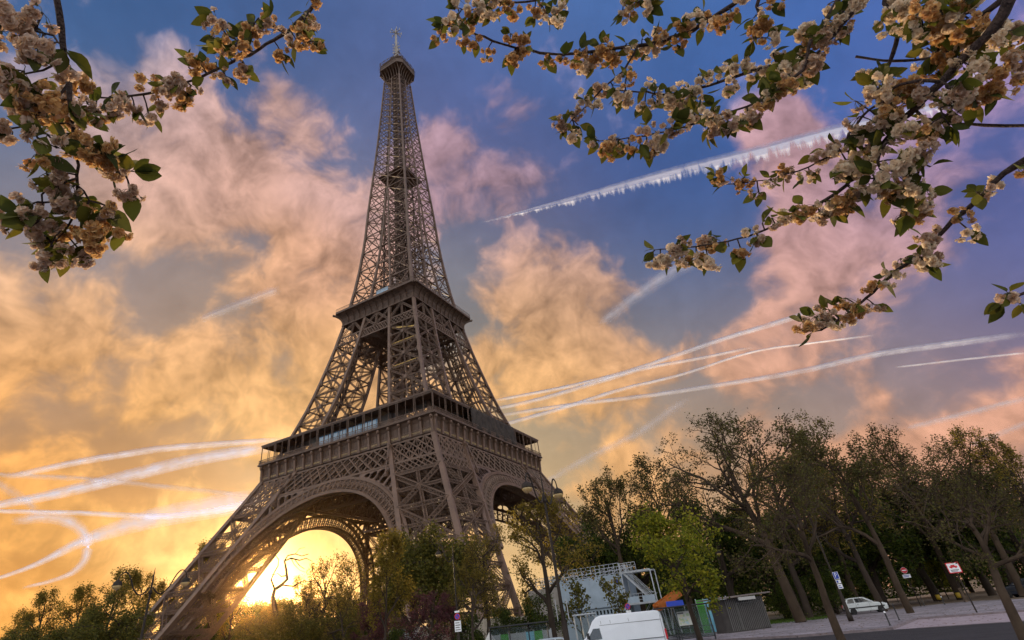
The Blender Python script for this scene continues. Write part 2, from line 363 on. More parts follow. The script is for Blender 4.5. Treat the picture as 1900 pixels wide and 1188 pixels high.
# lift track up the middle of each leg
TRK = {}
for z0, z1, st, par in ((8, 56, 4.0, leg), (60, 112, 3.0, upper_leg)):
    tr = MB(); zz = np.arange(z0, z1, st)
    for a, b in zip(zz, zz[1:]):
        ca = (po(a)+pi_(a))/2; cb = (po(b)+pi_(b))/2
        for dx, dy in ((-2, -1), (1, 2), (-1, -2), (2, 1)):
            tr.bar((ca+dx, -ca+dy, a), (cb+dx, -cb+dy, b), .45)
        tr.bar((ca-2, -ca-1, a), (cb+1, -cb+2, b), .22); tr.bar((ca+1, -ca+2, a), (cb-2, -cb-1, b), .22)
        tr.bar((ca-2, -ca-2, a), (ca+2, -ca+2, a), .3); tr.bar((ca-2.3, -ca-1.2, a), (ca+1.2, -ca+2.3, a), .5); tr.bar((ca-2.3, -ca-1.2, a), (ca+2, -ca+1.2, a), .3)
    TRK[par] = tr.build('lift_track', IRON_SHADED, par)
for k in (1, 2, 3):
    for src in (leg, upper_leg):
        c = src.copy(); COL.objects.link(c); c.rotation_euler = (0, 0, k*math.pi/2)
        t2 = TRK[src].copy(); COL.objects.link(t2); t2.parent = c
for z, dz, dz2 in ((91.2, .3, .3), (81.0, .3, .3), (99.5, -2, .6)):
    lit_bar = MB(); A = leg_cols(z); p_a, p_b = A[0]+np.array([-1.2, .5, dz]), A[1]+np.array([1, .5, dz2])
    lit_bar.bar(p_a, p_b, .22, .5)
    if z < 95:
        lit_bar.bar(p_a+np.array([0, 0, .9]), p_b+np.array([0, 0, .9]), .12, .18)
        for f_ in np.linspace(0, 1, 9): q = p_a+(p_b-p_a)*f_; lit_bar.bar(q, q+np.array([0, 0, .9]), .1)
    lit_bar.build('lamplit_member', LAMPLIT, upper_leg)  # crosswise iron members, coloured yellow as if lamps shone on them
# stone plinths under the legs
for k in range(4):
    for q in leg_cols(4.0):
        pl = MB(); x, y = q[0]*1.01, q[1]*1.01; n = 0
        for zz, h in ((0.0, 4.6), (5.2, 3.4), (6.4, 3.4)):
            for sx_, sy_ in ((-1, -1), (1, -1), (1, 1), (-1, 1)): pl.v.append((x+sx_*h, y+sy_*h, zz))
        for i in range(2):
            for m_ in range(4): pl.face((n+i*4+m_, n+i*4+(m_+1) % 4, n+i*4+4+(m_+1) % 4, n+i*4+4+m_))
        pl.face((n+8, n+9, n+10, n+11))
        o = pl.build('stone_plinth', STONE, tower); o.rotation_euler = (0, 0, k*math.pi/2)

# belt, arch and spandrels of one side, copied round the four sides.  Side A: y = -po(z)
def fp(x, z, back=0.0): return np.array([x, -po(z)+back, z])
def side_parts():
    belt = MB()
    for back in (0.0, 1.2):
        x0, x1 = pi_(45)+.3, pi_(51.6)+.3
        belt.bar(fp(-x0, 45, back), fp(x0, 45, back), .5, .5); belt.bar(fp(-x1, 51.5, back), fp(x1, 51.5, back), .45)
        panel(belt, fp(-x0, 45, back), fp(x0, 45, back), fp(-x1, 51.5, back), fp(x1, 51.5, back), 12, .36 if back == 0 else .2, .2 if back else None, 2)
        if back == 0: panel(belt, fp(-x0, 45, .5), fp(x0, 45, .5), fp(-x1, 51.5, .5), fp(x1, 51.5, .5), 12, .16, None, 1)
    # deep girders along the inner line of the legs
    for z0, z1, wv in ((42.0, 51.0, .5),):
        yi = -pi_(46)
        A0, A1 = (-40.0, yi, z0), (40.0, yi, z0); B0, B1 = (-36.0, yi+2, z1), (36.0, yi+2, z1)
        belt.bar(A0, A1, .7); belt.bar(B0, B1, .7); panel(belt, A0, A1, B0, B1, 18, .42, .3, 2)
        ym = -(pi_(46)+po(46))/2
        A0, A1 = (-20.0, ym, z0+3), (20.0, ym, z0+3); B0, B1 = (-20.0, ym+1.5, z1), (20.0, ym+1.5, z1)
        belt.bar(A0, A1, .6); panel(belt, A0, A1, B0, B1, 12, .4, .3, 2)
    for x in np.linspace(-17, 17, 9):
        belt.lattice(fp(x, 46, 1), (x, -pi_(46), 46), .9, .2, .14); belt.bar(fp(x, 50.5, 1), (x, -8, 50.5), .4, 1.4)
    arch = MB(); ZC = 5.0; RO, RI = 40.0, 36.5
    a_end = math.acos((pi_(17)-1.0)/RO)
    na = 60
    th = [a_end+(math.pi-2*a_end)*k/na for k in range(na+1)]
    def ap(r, t, back=0): 
        z = ZC+r*math.sin(t); return fp(r*math.cos(t), z, back)
    for back in (0.0, 3.2):
        for k in range(na):
            arch.bar(ap(RO, th[k], back), ap(RO, th[k+1], back), .75, .75); arch.bar(ap(RI, th[k], back), ap(RI, th[k+1], back), .75, .75)
            arch.bar(ap(RO-.75, th[k], back), ap(RO-.75, th[k+1], back), .14); arch.bar(ap(RI+.75, th[k], back), ap(RI+.75, th[k+1], back), .14)
        nb = 44; tb = [a_end+(math.pi-2*a_end)*k/nb for k in range(nb+1)]
        for k in range(nb):
            arch.bar(ap(RI, tb[k], back), ap(RO, tb[k], back), .34, .34)
            if back == 0:
                tm = (tb[k]+tb[k+1])/2; arch.bar(ap(RI+.7, tm, back), ap(RO-.8, tm, back), .12)
                arch.bar(ap(RI+.8, tb[k], back), ap(RO-1.0, tm, back), .14); arch.bar(ap(RI+.8, tb[k+1], back), ap(RO-1.0, tm, back), .14)
                arch.bar(ap(RO-.9, tb[k], back), ap(RO-1.6, tm, back), .2); arch.bar(ap(RO-.9, tb[k+1], back), ap(RO-1.6, tm, back), .2)
    for k in range(na):      # soffit and extrados plates
        arch.poly([ap(RI-.3, th[k], -.2), ap(RI-.3, th[k+1], -.2), ap(RI-.3, th[k+1], 1.1), ap(RI-.3, th[k], 1.1)])
        arch.bar(ap(RI, th[k], 0.3), ap(RI, th[k+1], 3.2), .22); arch.bar(ap(RI, th[k+1], 0.3), ap(RI, th[k], 3.2), .22)
        arch.bar(ap(RI, th[k], 0.3), ap(RI, th[k], 3.2), .22)
    # spandrel: a plate with rounded slots standing out from the arch
    sp = MB()
    def bound(t):        # distance from the arch centre to the belt or to the leg along angle t
        best = 60.0
        s = math.sin(t)
        r = (45.0-.2-ZC)/s
        best = min(best, r)
        for r in np.arange(RO+.2, 60, .1):
            z = ZC+r*s
            if z > 45: break
            if abs(r*math.cos(t)) > pi_(z)-.2: best = min(best, r); break
        return best
    slots = [0.46, 0.525, .59, .655, .72, .785, .85, .915, .98, 1.045, 1.11, 1.17, 1.225]
    wid = 0.026
    for side in (0, 1):
        prev = None
        ts = np.linspace(.40, 1.30, 120)
        for t0, t1 in zip(ts, ts[1:]):
            tm = (t0+t1)/2; RB = bound(tm); fl = lambda t: math.pi-t if side else t
            hole = None
            for s_ in slots:
                if abs(tm-s_) < wid and RB-RO > 1.7:
                    q = math.sqrt(max(0, 1-((tm-s_)/wid)**2)); rr = wid*RO
                    hole = (RO+.55+rr*.5*(1-q), RB-.55-rr*(1-q))
            segs = [(RO, RB)] if (hole is None or hole[1] < hole[0]+.1) else [(RO, hole[0]), (hole[1], RB)]
            for r0, r1 in segs:
                if r1-r0 < .02: continue
                P = [ap(r0, fl(t0)), ap(r0, fl(t1)), ap(r1, fl(t1)), ap(r1, fl(t0))]
                Q = [p_+np.array([0, .45, 0]) for p_ in P]
                sp.poly(P); sp.poly(Q[::-1]); sp.poly([P[0], Q[0], Q[1], P[1]]); sp.poly([P[3], P[2], Q[2], Q[3]])
    return belt, arch, sp
belt, arch, sp = side_parts()
arch_o = arch.build('arch', IRON, tower); belt_o = belt.build('belt_girder', IRON, tower); sp_o = sp.build('spandrel', IRON, arch_o)
for k in (1, 2, 3):
    c = arch_o.copy(); COL.objects.link(c); c.rotation_euler = (0, 0, k*math.pi/2)
    s2 = sp_o.copy(); COL.objects.link(s2); s2.parent = c
    c = belt_o.copy(); COL.objects.link(c); c.rotation_euler = (0, 0, k*math.pi/2)

# first platform
def ring(mb, h0, z0, h1, z1, c0=0.0, c1=0.0):
    """sheet joining two square (or corner-cut) outlines"""
    def outline(h, c, z):
        if c <= 0: c = .001
        return [(-h+c, -h, z), (h-c, -h, z), (h, -h+c, z), (h, h-c, z), (h-c, h, z), (-h+c, h, z), (-h, h-c, z), (-h, -h+c, z)]
    a, b = outline(h0, c0, z0), outline(h1, c1, z1)
    for i in range(8):
        j = (i+1) % 8; mb.poly([a[i], a[j], b[j], b[i]])
def sides(fn):       # run fn for the four sides with a placing function
    for k in range(4):
        ca, sa = round(math.cos(k*math.pi/2)), round(math.sin(k*math.pi/2))
        fn(lambda x, y, z: (x*ca-y*sa, x*sa+y*ca, z), k)
plat = MB()
def slab(mb, h, hole, z0, z1):
    for a, b, c, d in ((-h, h, -h, -hole), (-h, h, hole, h), (-h, -hole, -hole, hole), (hole, h, -hole, hole)):
        mb.box((a, c, z0), (b, d, z1))
slab(plat, 34.0, 14.0, 56.4, 57.3)
for x in np.arange(-33, 34, 5.5):
    for lo, hi in ((-33, -14), (14, 33)):
        plat.bar((x, lo, 55.2), (x, hi, 55.2), .35, 2.2); plat.bar((lo, x, 55.0), (hi, x, 55.0), .35, 2.2)
for s in (-1, 1):
    plat.bar((-33, s*14, 54.6), (33, s*14, 54.6), .5, 3.4); plat.bar((s*14, -33, 54.6), (s*14, 33, 54.6), .5, 3.4)
plat_o = plat.build('first_platform', IRON_SHADED, tower)
fr = MB(); CONS = []
ring(fr, 34.1, 51.5, 34.1, 52.0); ring(fr, 34.1, 52.0, 34.5, 52.1); ring(fr, 34.5, 52.1, 34.5, 53.6); ring(fr, 34.5, 53.6, 34.2, 53.8)
ring(fr, 34.2, 53.8, 34.3, 55.6); ring(fr, 34.3, 55.6, 34.8, 56.6); ring(fr, 34.8, 56.6, 35.4, 56.9); ring(fr, 35.4, 56.9, 35.65, 57.0); ring(fr, 35.65, 57.0, 35.65, 57.45); ring(fr, 35.65, 57.45, 33.5, 57.46); ring(fr, 34.1, 51.5, 33.0, 51.45)
def consoles(P, k):
    for i in range(19):
        x = -34.2+68.4*i/18
        cs = MB()
        CONS.append(cs)
        cs.bar(P(x, -34.6, 53.6), P(x, -34.85, 56.3), .6, .75); cs.bar(P(x, -34.55, 52.0), P(x, -34.7, 53.7), .8, .6)
        c = P(x, -35.1, 56.25)
        cs.lathe([(.05, -.5), (.5, -.36), (.66, 0), (.5, .36), (.05, .5)], c, 8, 'x' if k % 2 == 0 else 'y')
        if i < 18:       # panel joints on the sheet
            for dx in (1.27, 2.53): fr.bar(P(x+dx, -34.26, 53.9), P(x+dx, -34.36, 55.7), .1, .08)
            fr.bar(P(x+.5, -34.53, 52.3), P(x+3.3, -34.53, 52.3), .08, .08); fr.bar(P(x+.5, -34.53, 53.4), P(x+3.3, -34.53, 53.4), .08, .08)
sides(consoles)
frieze = fr.build('frieze', IRON_SHADED, plat_o)
for q in CONS: q.build('console', IRON, frieze)
rl = MB()
def rails(P, k):
    rl.bar(P(-35.4, -35.4, 58.75), P(35.4, -35.4, 58.75), .16, .14); rl.bar(P(-35.4, -35.4, 57.65), P(35.4, -35.4, 57.65), .1)
    rl.bar(P(-35.4, -35.4, 58.3), P(35.4, -35.4, 58.3), .07)
    for i in range(143):
        x = -35.4+70.8*i/142; rl.bar(P(x, -35.4, 57.5), P(x, -35.4, 58.7), .07)
        if i < 142: rl.bar(P(x, -35.4, 57.65), P(x+.5, -35.4, 58.3), .05); rl.bar(P(x+.5, -35.4, 57.65), P(x, -35.4, 58.3), .05)
sides(rails)
rl.build('railing', IRON, plat_o)
rf = MB()
for h in (35.3,):
    ring(rf, h-6.5, 64.05, h, 63.95); ring(rf, h, 63.95, h, 63.45); ring(rf, h, 63.45, h-6.5, 63.3)
def rposts(P, k):
    for i in range(12):
        x = -34.9+69.8*i/11
        for dx in ((-.28, .28) if i % 11 else (0,)): rf.bar(P(x+dx, -35.05, 57.4), P(x+dx, -35.05, 63.5), .2)
        if i < 11: rf.bar(P(x+3.17, -35.05, 57.4), P(x+3.17, -35.05, 63.5), .13)
        rf.bar(P(x, -35.05, 63.2), P(x, -28.8, 63.1), .22, .4)
    rf.bar(P(-35, -35.05, 63.3), P(35, -35.05, 63.3), .22, .35)
sides(rposts)
rf.build('gallery_roof', IRON_SHADED, plat_o)
pv = MB()
def pavs(P, k):
    for x0, x1, d0, d1 in ((-17, 17, 24.0, 31.0),):
        a, b = P(x0, -d1, 57.3), P(x1, -d0, 62.9)
        pv.box(tuple(np.minimum(a, b)), tuple(np.maximum(a, b)))
    for x in np.arange(-30, 31, 2.4):
        if abs(x) > 17: pv.bar(P(x, -29.6, 57.4), P(x, -29.6, 63.2), .25)
    for s in (-1, 1): pv.bar(P(s*18, -29.6, 58.8), P(s*31, -29.6, 58.8), .2, .9); pv.bar(P(s*18, -29.6, 62.2), P(s*31, -29.6, 62.2), .2, 1.6)
sides(pavs)
pv.build('pavilion', DARKW, plat_o)
gl = MB()
xs = np.linspace(-11.9, 12.4, 13)
for a, b in zip(xs, xs[1:]): gl.box((a+.12, -31.9, 58.3), (b-.12, -31.75, 61.9))
gl.build('glass_screen', BLUEG, plat_o)
gb = MB()
for x in xs: gb.box((x-.08, -31.97, 57.4), (x+.08, -31.7, 62.4))
gb.build('glass_screen_frame', IRON_SHADED, plat_o)
nt = MB(); nn = 60
for i in range(nn+1):
    for j in range(9):
        y = -15.4+(13.8+15.4)*i/nn; z = 57.5+6.4*j/8; y += (0.8 if i == 0 else 0)+(1-j/8)*3.0*(i/nn)
        nt.v.append((35.45+.10*math.sin(y*1.1)+.05*math.sin(y*2.3+z*.4), y, z))
for i in range(nn):
    for j in range(8): nt.face((i*9+j, (i+1)*9+j, (i+1)*9+j+1, i*9+j+1))
netting = nt.build('netting', NETM, plat_o, smooth=True)
sm = netting.modifiers.new('thickness', 'SOLIDIFY'); sm.thickness = 0.05
# names of engineers in raised letters along the two seen sides
NAMES_A = 'CAUCHY BELGRAND REGNAULT FRESNEL DE+PRONY VICAT EBELMEN COULOMB POINSOT FOUCAULT DELAUNAY MORIN HAUY COMBES THENARD ARAGO POISSON MONGE'.split()
NAMES_B = 'PETIET DAGUERRE WURTZ LE+VERRIER PERDONNET DELAMBRE MALUS BREGUET POLONCEAU DUMAS CLAPEYRON BORDA FOURIER BICHAT SAUVAGE PELOUZE CARNOT LAME'.split()
def text_mesh(s, size, width=None, depth=0.02, align='CENTER'):
    cu = bpy.data.curves.new('lettering', 'FONT'); cu.body = s; cu.size = size; cu.align_x = align; cu.align_y = 'CENTER'; cu.extrude = depth; cu.resolution_u = 1
    o = bpy.data.objects.new('lettering', cu); COL.objects.link(o); dg = bpy.context.evaluated_depsgraph_get(); dg.update()
    me = bpy.data.meshes.new_from_object(o.evaluated_get(dg)); bpy.data.objects.remove(o); bpy.data.curves.remove(cu)
    vs = [tuple(v.co) for v in me.vertices]; fs = [tuple(p.vertices) for p in me.polygons]; bpy.data.meshes.remove(me)
    if width:
        w = max(v[0] for v in vs)-min(v[0] for v in vs)
        if w > width: vs = [(v[0]*width/w, v[1], v[2]) for v in vs]
    return vs, fs
for side, names in ((0, NAMES_A), (1, NAMES_B)):
    tm = MB()
    for i, nm in enumerate(names):
        vs, fs = text_mesh(nm.replace('+', ' '), .82, 2.9, .04); n = len(tm.v); u = -34.2+68.4*(i+.5)/18
        for (x, y, z) in vs: tm.v.append((u+x, -34.54-z, 52.85+y) if side == 0 else (34.54+z, u+x, 52.85+y))
        for f in fs: tm.face(tuple(n+q for q in f))
    tm.build('lettering', GOLD, frieze)

# second platform
p2 = MB()
slab(p2, 17.0, 6.0, 115.0, 115.8); slab(p2, 16.6, 5.0, 110.6, 110.9)
for x in np.arange(-16, 17, 4.0):
    for lo, hi in ((-16.5, -6), (6, 16.5)): p2.bar((x, lo, 112.8), (x, hi, 112.8), .3, 3.6); p2.bar((lo, x, 112.6), (hi, x, 112.6), .3, 3.6)
p2.box((-13.2, -13.2, 116.0), (-4, -4, 121.0)); p2.box((4, 4, 116.0), (13.2, 13.2, 121.0)); p2.box((-12.5, 3, 116), (-3, 12.5, 120.5)); p2.box((3, -12.5, 116), (12.5, -3, 120.5))
slab(p2, 13.6, 4.0, 121.0, 121.5)
p2_o = p2.build('second_platform', IRON_SHADED, tower)
co = MB()
prof = [(17.3, 110.5, 0), (17.65, 110.6, 0), (17.65, 111.1, 0), (17.5, 111.2, 0), (17.6, 112.6, .1), (18.0, 113.7, .3), (18.7, 114.6, .8), (19.6, 115.2, 1.3), (20.2, 115.4, 1.6), (20.45, 115.5, 1.7), (20.45, 116.35, 1.7), (20.0, 116.4, 1.7), (16, 116.4, 1.0)]
for a, b in zip(prof, prof[1:]): ring(co, a[0], a[1], b[0], b[1], a[2], b[2])
def ribs(P, k):
    for i in range(13):
        x = -17.2+34.4*i/12
        pts = [(a[0], a[1]) for a in prof[3:10]]
        for (h0, z0), (h1, z1) in zip(pts, pts[1:]):
            co.bar(P(x*h0/17.5 if i in (0, 12) else x, -h0-.2, z0), P(x*h1/17.5 if i in (0, 12) else x, -h1-.2, z1), .26, .5)
        if i < 12:
            for d in (.25, .5, .75): co.bar(P(x+d*2.87, -17.56, 111.2), P(x+d*2.87, -17.75, 113.0), .07)
            co.bar(P(x, -18.9, 114.75), P(x+2.87, -18.9, 114.75), .1, .3)
    co.bar(P(-17.7, -17.75, 110.85), P(17.7, -17.75, 110.85), .3, .4)
sides(ribs)
co.build('cornice', IRON_SHADED, p2_o)
r2 = MB()
def rails2(P, k):
    r2.bar(P(-18.7, -20.3, 117.6), P(18.7, -20.3, 117.6), .12); r2.bar(P(-18.7, -20.3, 117.0), P(18.7, -20.3, 117.0), .06)
    r2.bar(P(18.7, -20.3, 117.6), P(20.3, -18.7, 117.6), .12); r2.bar(P(18.7, -20.3, 116.9), P(20.3, -18.7, 116.9), .06)
    for i in range(60): x = -18.7+37.4*i/59; r2.bar(P(x, -20.3, 116.3), P(x, -20.3, 117.6), .07)
    for i in range(5): t = i/4; r2.bar(P(18.7+1.6*t, -20.3+1.6*t, 116.3), P(18.7+1.6*t, -20.3+1.6*t, 117.6), .07)
sides(rails2)
r2.build('railing', IRON, p2_o)
g2 = MB(); g2.box((.2, -18.2, 117.3), (6.0, -18.05, 119.7)); g2.build('glass_screen', BLUEG, p2_o)
g3 = MB()
for x in (0.1, 1.6, 3.1, 4.6, 6.1): g3.bar((x, -18.1, 116.3), (x, -18.1, 120.0), .12)
g3.bar((0, -18.1, 120.0), (6.2, -18.1, 120.0), .2); g3.bar((6.1, -18.1, 116.4), (9.5, -18.1, 119.9), .25); g3.bar((6.1, -18.1, 120), (12, -18.1, 116.6), .22)
g3.build('glass_screen_frame', IRON_SHADED, p2_o)
bt = MB()          # belts under the second platform
def belts2(P, k):
    for inner in (0, 1):
        y0 = -(pi_(103) if inner else po(103)); ya, yb = -(pi_(101.4) if inner else po(101.4)), -(pi_(104.8) if inner else po(104.8))
        xa = po(103)-1 if inner else pi_(101.4)+.2; xb = xa
        bt.bar(P(-xa, ya, 101.4), P(xa, ya, 101.4), .35); bt.bar(P(-xb, yb, 104.8), P(xb, yb, 104.8), .35)
        panel(bt, P(-xa, ya, 101.4), P(xa, ya, 101.4), P(-xb, yb, 104.8), P(xb, yb, 104.8), 12 if not inner else 22, .2, None, 2)
        yc = -(pi_(110.7) if inner else po(110.7))
        for x in np.linspace(-pi_(106), pi_(106), 3)[:-1]:
            w = pi_(106); bt.lattice(P(x, yb, 104.8), P(x+w, yc, 110.7), .7, .12, .08); bt.lattice(P(x+w, yb, 104.8), P(x, yc, 110.7), .7, .12, .08)
        for x in (-pi_(106), 0, pi_(106)): bt.lattice(P(x, yb, 104.8), P(x, yc, 110.7), .6, .12, .08)
    for x in np.linspace(-7.5, 7.5, 5): bt.lattice(P(x, -po(102), 102), P(x, -pi_(102), 102), .8, .16, .1)
    bt.lattice(P(-8, -po(102), 102.2), P(8, -pi_(102), 102.2), .7, .14, .1); bt.lattice(P(8, -po(102), 102.2), P(-8, -pi_(102), 102.2), .7, .14, .1)
sides(belts2)
bt.build('upper_belt_girder', IRON, tower)

# shaft
sh = MB(); zs = [116.3]; hgt = 10.6
while zs[-1] < 266: zs.append(zs[-1]+hgt); hgt = max(4.7, hgt*.955)
zs = [116.3+(z-116.3)*(268.0-116.3)/(zs[-1]-116.3) for z in zs]
def cw(z): return float(np.interp(z, [116, 160, 200, 268], [.9, .72, .62, .5]))
def shaft(P, k):
    for a, b in zip(zs, zs[1:]):
        oa, ob, ia, ib = po(a), po(b), pi_(a), pi_(b); w = cw(a); two = ia > .6
        sh.bar(P(oa, -oa, a), P(ob, -ob, b), w*1.15, up=(1, 0, 0))
        for s in ((-1, 1) if two else (0,)):
            sh.bar(P(s*ia, -oa, a), P(s*ib if ib > .6 else 0, -ob, b), w*.85, up=(1, 0, 0))
        br = w*.33
        for s in (-1, 1):
            A0, A1, B0, B1 = (s*oa, -oa), (s*(ia if two else 0), -oa), (s*ob, -ob), (s*(ib if ib > .6 else 0), -ob)
            for back in (0.0,):
                sh.bar(P(A0[0], A0[1]+back, a), P(B1[0], B1[1]+back, b), br); sh.bar(P(A1[0], A1[1]+back, a), P(B0[0], B0[1]+back, b), br)
            m = (a+b)/2; om = po(m)
            sh.bar(P(s*om, -om, m), P(s*(pi_(m) if pi_(m) > .6 else 0), -om, m), br*.8)
            if ia > 1.2:     # inner faces of the leg
                sh.bar(P(s*ia, -oa, a), P(s*ib, -ib, b), br); sh.bar(P(s*ia, -ia, a), P(s*ib, -ob, b), br); sh.bar(P(s*ia, -oa, b), P(s*ia, -ia, b), br)
        sh.bar(P(-ob, -ob, b), P(ob, -ob, b), w*.45, w*.55)
        if two and ia > 1.2:
            sh.bar(P(ia, -ia, a), P(ib, -ib, b), w*.8, up=(1, 0, 0))
            sh.bar(P(-ia, -oa, a), P(ib, -ob, b), br*.7); sh.bar(P(ia, -oa, a), P(-ib, -ob, b), br*.7)
        sh.bar(P(ob, -ob, b), P(-ob, ob, b), w*.35)
        sh.bar(P(0, -ob, b), P(ob, 0, b), w*.4)
sides(shaft)
shaft_o = sh.build('shaft', IRON, tower)
cr = MB()
for sx_, sy_ in ((-1, -1), (1, -1), (1, 1), (-1, 1)):
    for q in (2.3, 1.1):
        for x, y in ((sx_*q, sy_*2.3), (sx_*2.3, sy_*q)): cr.bar((x, y, 117), (x*.8, y*.8, 270), .38)
for z in np.arange(119, 268, 2.6):
    s = 2.3*(1-.2*(z-117)/153)
    for a, b in (((-s, -s), (s, -s)), ((s, -s), (s, s)), ((s, s), (-s, s)), ((-s, s), (-s, -s))):
        cr.bar((*a, z), (*b, z), .26); cr.bar((*a, z), (*b, z+2.6), .16); cr.bar((*b, z), (*a, z+2.6), .16)
    cr.bar((-s, -s, z), (s, s, z), .2)
for z in np.arange(121, 190, 5.2):
    h = po(z)*.8
    for s in (-1, 1): cr.bar((-h, s*2.6, z), (h, s*2.6, z), .22); cr.bar((s*2.6, -h, z), (s*2.6, h, z), .22)
# spiral stairs beside the lift
zp = None
for i in range(420):
    z = 118+i*.35; a = i*.5; rr = 1.3; c = (3.3*(1-.35*(z-118)/150), 3.3*(1-.35*(z-118)/150))
    pnt = (c[0]+rr*math.cos(a), c[1]-.4+rr*math.sin(a), z)
    if zp: cr.bar(zp, pnt, .5, .12)
    zp = pnt
cr.build('lift_shaft', IRON_SHADED, shaft_o)
ip = MB(); slab(ip, po(194)-1.6, 2.6, 193.4, 193.8)
for s in (-1, 1): ip.box((min(s*2.6, s*5.6), -5, 193.8), (max(s*2.6, s*5.6), 5, 196.0))
ip.build('intermediate_platform', IRON_SHADED, shaft_o)

# top cabin
tp = MB()
tprof = [(5.1, 268.0, .05), (5.15, 270.0, .1), (5.6, 272.0, .4), (6.5, 273.8, 1.1), (7.6, 275.0, 2.0), (8.1, 275.4, 2.5), (8.25, 275.5, 2.6), (8.25, 276.1, 2.6), (8.05, 276.2, 2.5), (8.05, 279.0, 2.5), (8.3, 279.1, 2.6), (8.3, 279.5, 2.6), (7.6, 279.6, 2.3)]
for a, b in zip(tprof[5:], tprof[6:]): ring(tp, a[0], a[1], b[0], b[1], a[2], b[2])
ring(tp, 4.8, 275.45, 8.1, 275.4, .2, 2.5); ring(tp, .2, 279.62, 7.6, 279.6, .05, 2.3)
def tbr(P, k):
    for i, x in enumerate(np.linspace(-5.0, 5.0, 7)):
        for a, b in zip(tprof[:6], tprof[1:6]):
            f0, f1 = (a[0]-a[2])/5.05, (b[0]-b[2])/5.05
            tp.bar(P(x*f0, -a[0], a[1]), P(x*f1, -b[0], b[1]), .32 if i in (0, 6) else .22, .4)
    for x in np.linspace(-5.4, 5.4, 9): tp.bar(P(x, -8.1, 276.2), P(x, -8.1, 279), .14)
    tp.bar(P(-5.5, -8.1, 277.5), P(5.5, -8.1, 277.5), .12)
sides(tbr)
top_o = tp.build('top_cabin', IRON_SHADED, tower)
up_ = MB()
for a, b in zip([(6.6, 279.6, 1.8), (6.5, 282.6, 1.8), (6.9, 282.7, 1.9), (6.9, 283.1, 1.9)], [(6.5, 282.6, 1.8), (6.9, 282.7, 1.9), (6.9, 283.1, 1.9), (2.0, 284.0, .5)]): ring(up_, a[0], a[1], b[0], b[1], a[2], b[2])
rnd = random.Random(5)
def ant(P, k):
    for i in range(11):
        x = -6.6+13.2*i/10; h = rnd.uniform(1.0, 3.0)
        up_.bar(P(x, -6.9, 279.6), P(x, -7.0, 283+h), .12)
        if i % 2 == 0: up_.bar(P(x-.5, -7.0, 283.0+h*.7), P(x+.5, -7.0, 283.0+h*.7), .3, .5)
    up_.bar(P(-7, -7.1, 284.3), P(7, -7.1, 284.3), .1); up_.bar(P(-7, -7.9, 280.9), P(7, -7.9, 280.9), .1)
    for i in range(15): x = -7+i; up_.bar(P(x, -7.9, 279.5), P(x*.95, -7.9, 281.9), .1)
    # ribs of the little dome
    for x in (-3.4, 3.4):
        pr = [(3.4, 284), (3.4, 287.5), (3.0, 290), (2.0, 292.6), (1.2, 294)]
        for (h0, z0), (h1, z1) in zip(pr, pr[1:]): up_.bar(P(math.copysign(h0, x), -h0, z0), P(math.copysign(h1, x), -h1, z1), .45)
    up_.bar(P(-3.4, -3.4, 287.5), P(3.4, -3.4, 287.5), .4)
sides(ant)
ring(up_, 3.0, 284, 3.0, 287.5, .5, .5); ring(up_, 3.1, 287.5, 2.6, 290, .5, .5); ring(up_, 2.6, 290, 1.2, 293.5, .5, .3)
up_.build('lantern', IRON_SHADED, top_o)
am = MB()
am.lathe([(1.5, 293), (1.45, 296), (1.1, 296.2), (1.05, 304.0), (.7, 304.2), (.62, 316), (.5, 316.2), (.45, 322.5), (.08, 323.4)], (0, 0, 0), 10)
for z in np.arange(296.5, 306, 1.5):
    for a in range(6):
        q = a*math.pi/3+z; am.bar((math.cos(q)*.9, math.sin(q)*.9, z), (math.cos(q)*2.1, math.sin(q)*2.1, z), .12); am.bar((math.cos(q)*2.1, math.sin(q)*2.1, z-.7), (math.cos(q)*2.1, math.sin(q)*2.1, z+.7), .25)
for dx, dy in ((1, 1), (-1, 1), (.25, 1), (1, -.2)):
    L = 3.4/math.hypot(dx, dy); am.bar((-dx*L, -dy*L, 318.6), (dx*L, dy*L, 318.6), .3)
    for s in (-1, 1): am.bar((s*dx*L, s*dy*L, 317.4), (s*dx*L, s*dy*L, 319.9), .3); am.bar((s*dx*L*.5, s*dy*L*.5, 317.8), (s*dx*L*.5, s*dy*L*.5, 319.4), .25)
am.lathe([(.75, 317.6), (.75, 320.6)], (0, 0, 0), 8)
am.build('antenna_mast', mat('mast_metal', (0.33, 0.30, 0.27), .5, .3), top_o)
# ------------------------------------------------------------------ ground, road, pavement
def sheet(name, pts, z, m, thick=0.0, kind='structure'):
    mb = MB(); pts = [(float(p[0]), float(p[1])) for p in pts]
    top = [(x, y, z) for x, y in pts]; n = len(pts)
    tri = geometry.tessellate_polygon([[Vector(q) for q in top]])
    mb.v += top
    for t in tri: mb.face(tuple(t))
    if thick > 0:
        mb.v += [(x, y, z-thick) for x, y in pts]
        for i in range(n): mb.face((i, (i+1) % n, n+(i+1) % n, n+i))
    o = mb.build(name, m); 
    bm = bmesh.new(); bm.from_mesh(o.data); bmesh.ops.recalc_face_normals(bm, faces=bm.faces)
    up = [f for f in bm.faces if abs(f.normal.z) > .9]
    if up and up[0].normal.z < 0: bmesh.ops.reverse_faces(bm, faces=bm.faces)
    bm.to_mesh(o.data); bm.free()
    return tag(o, kind=kind)
EARTH = mat('park_earth', (0.10, 0.078, 0.05), .95, 0, .2, .35, .15, None, .4, 2)
SAND = mat('sandy_gravel', (0.17, 0.125, 0.085), .95, 0, .2, .2, .6, None, .5, 30)
ASPH = mat('asphalt', (0.038, 0.034, 0.036), .85, 0, .3, .25, .8, None, .35, 60)
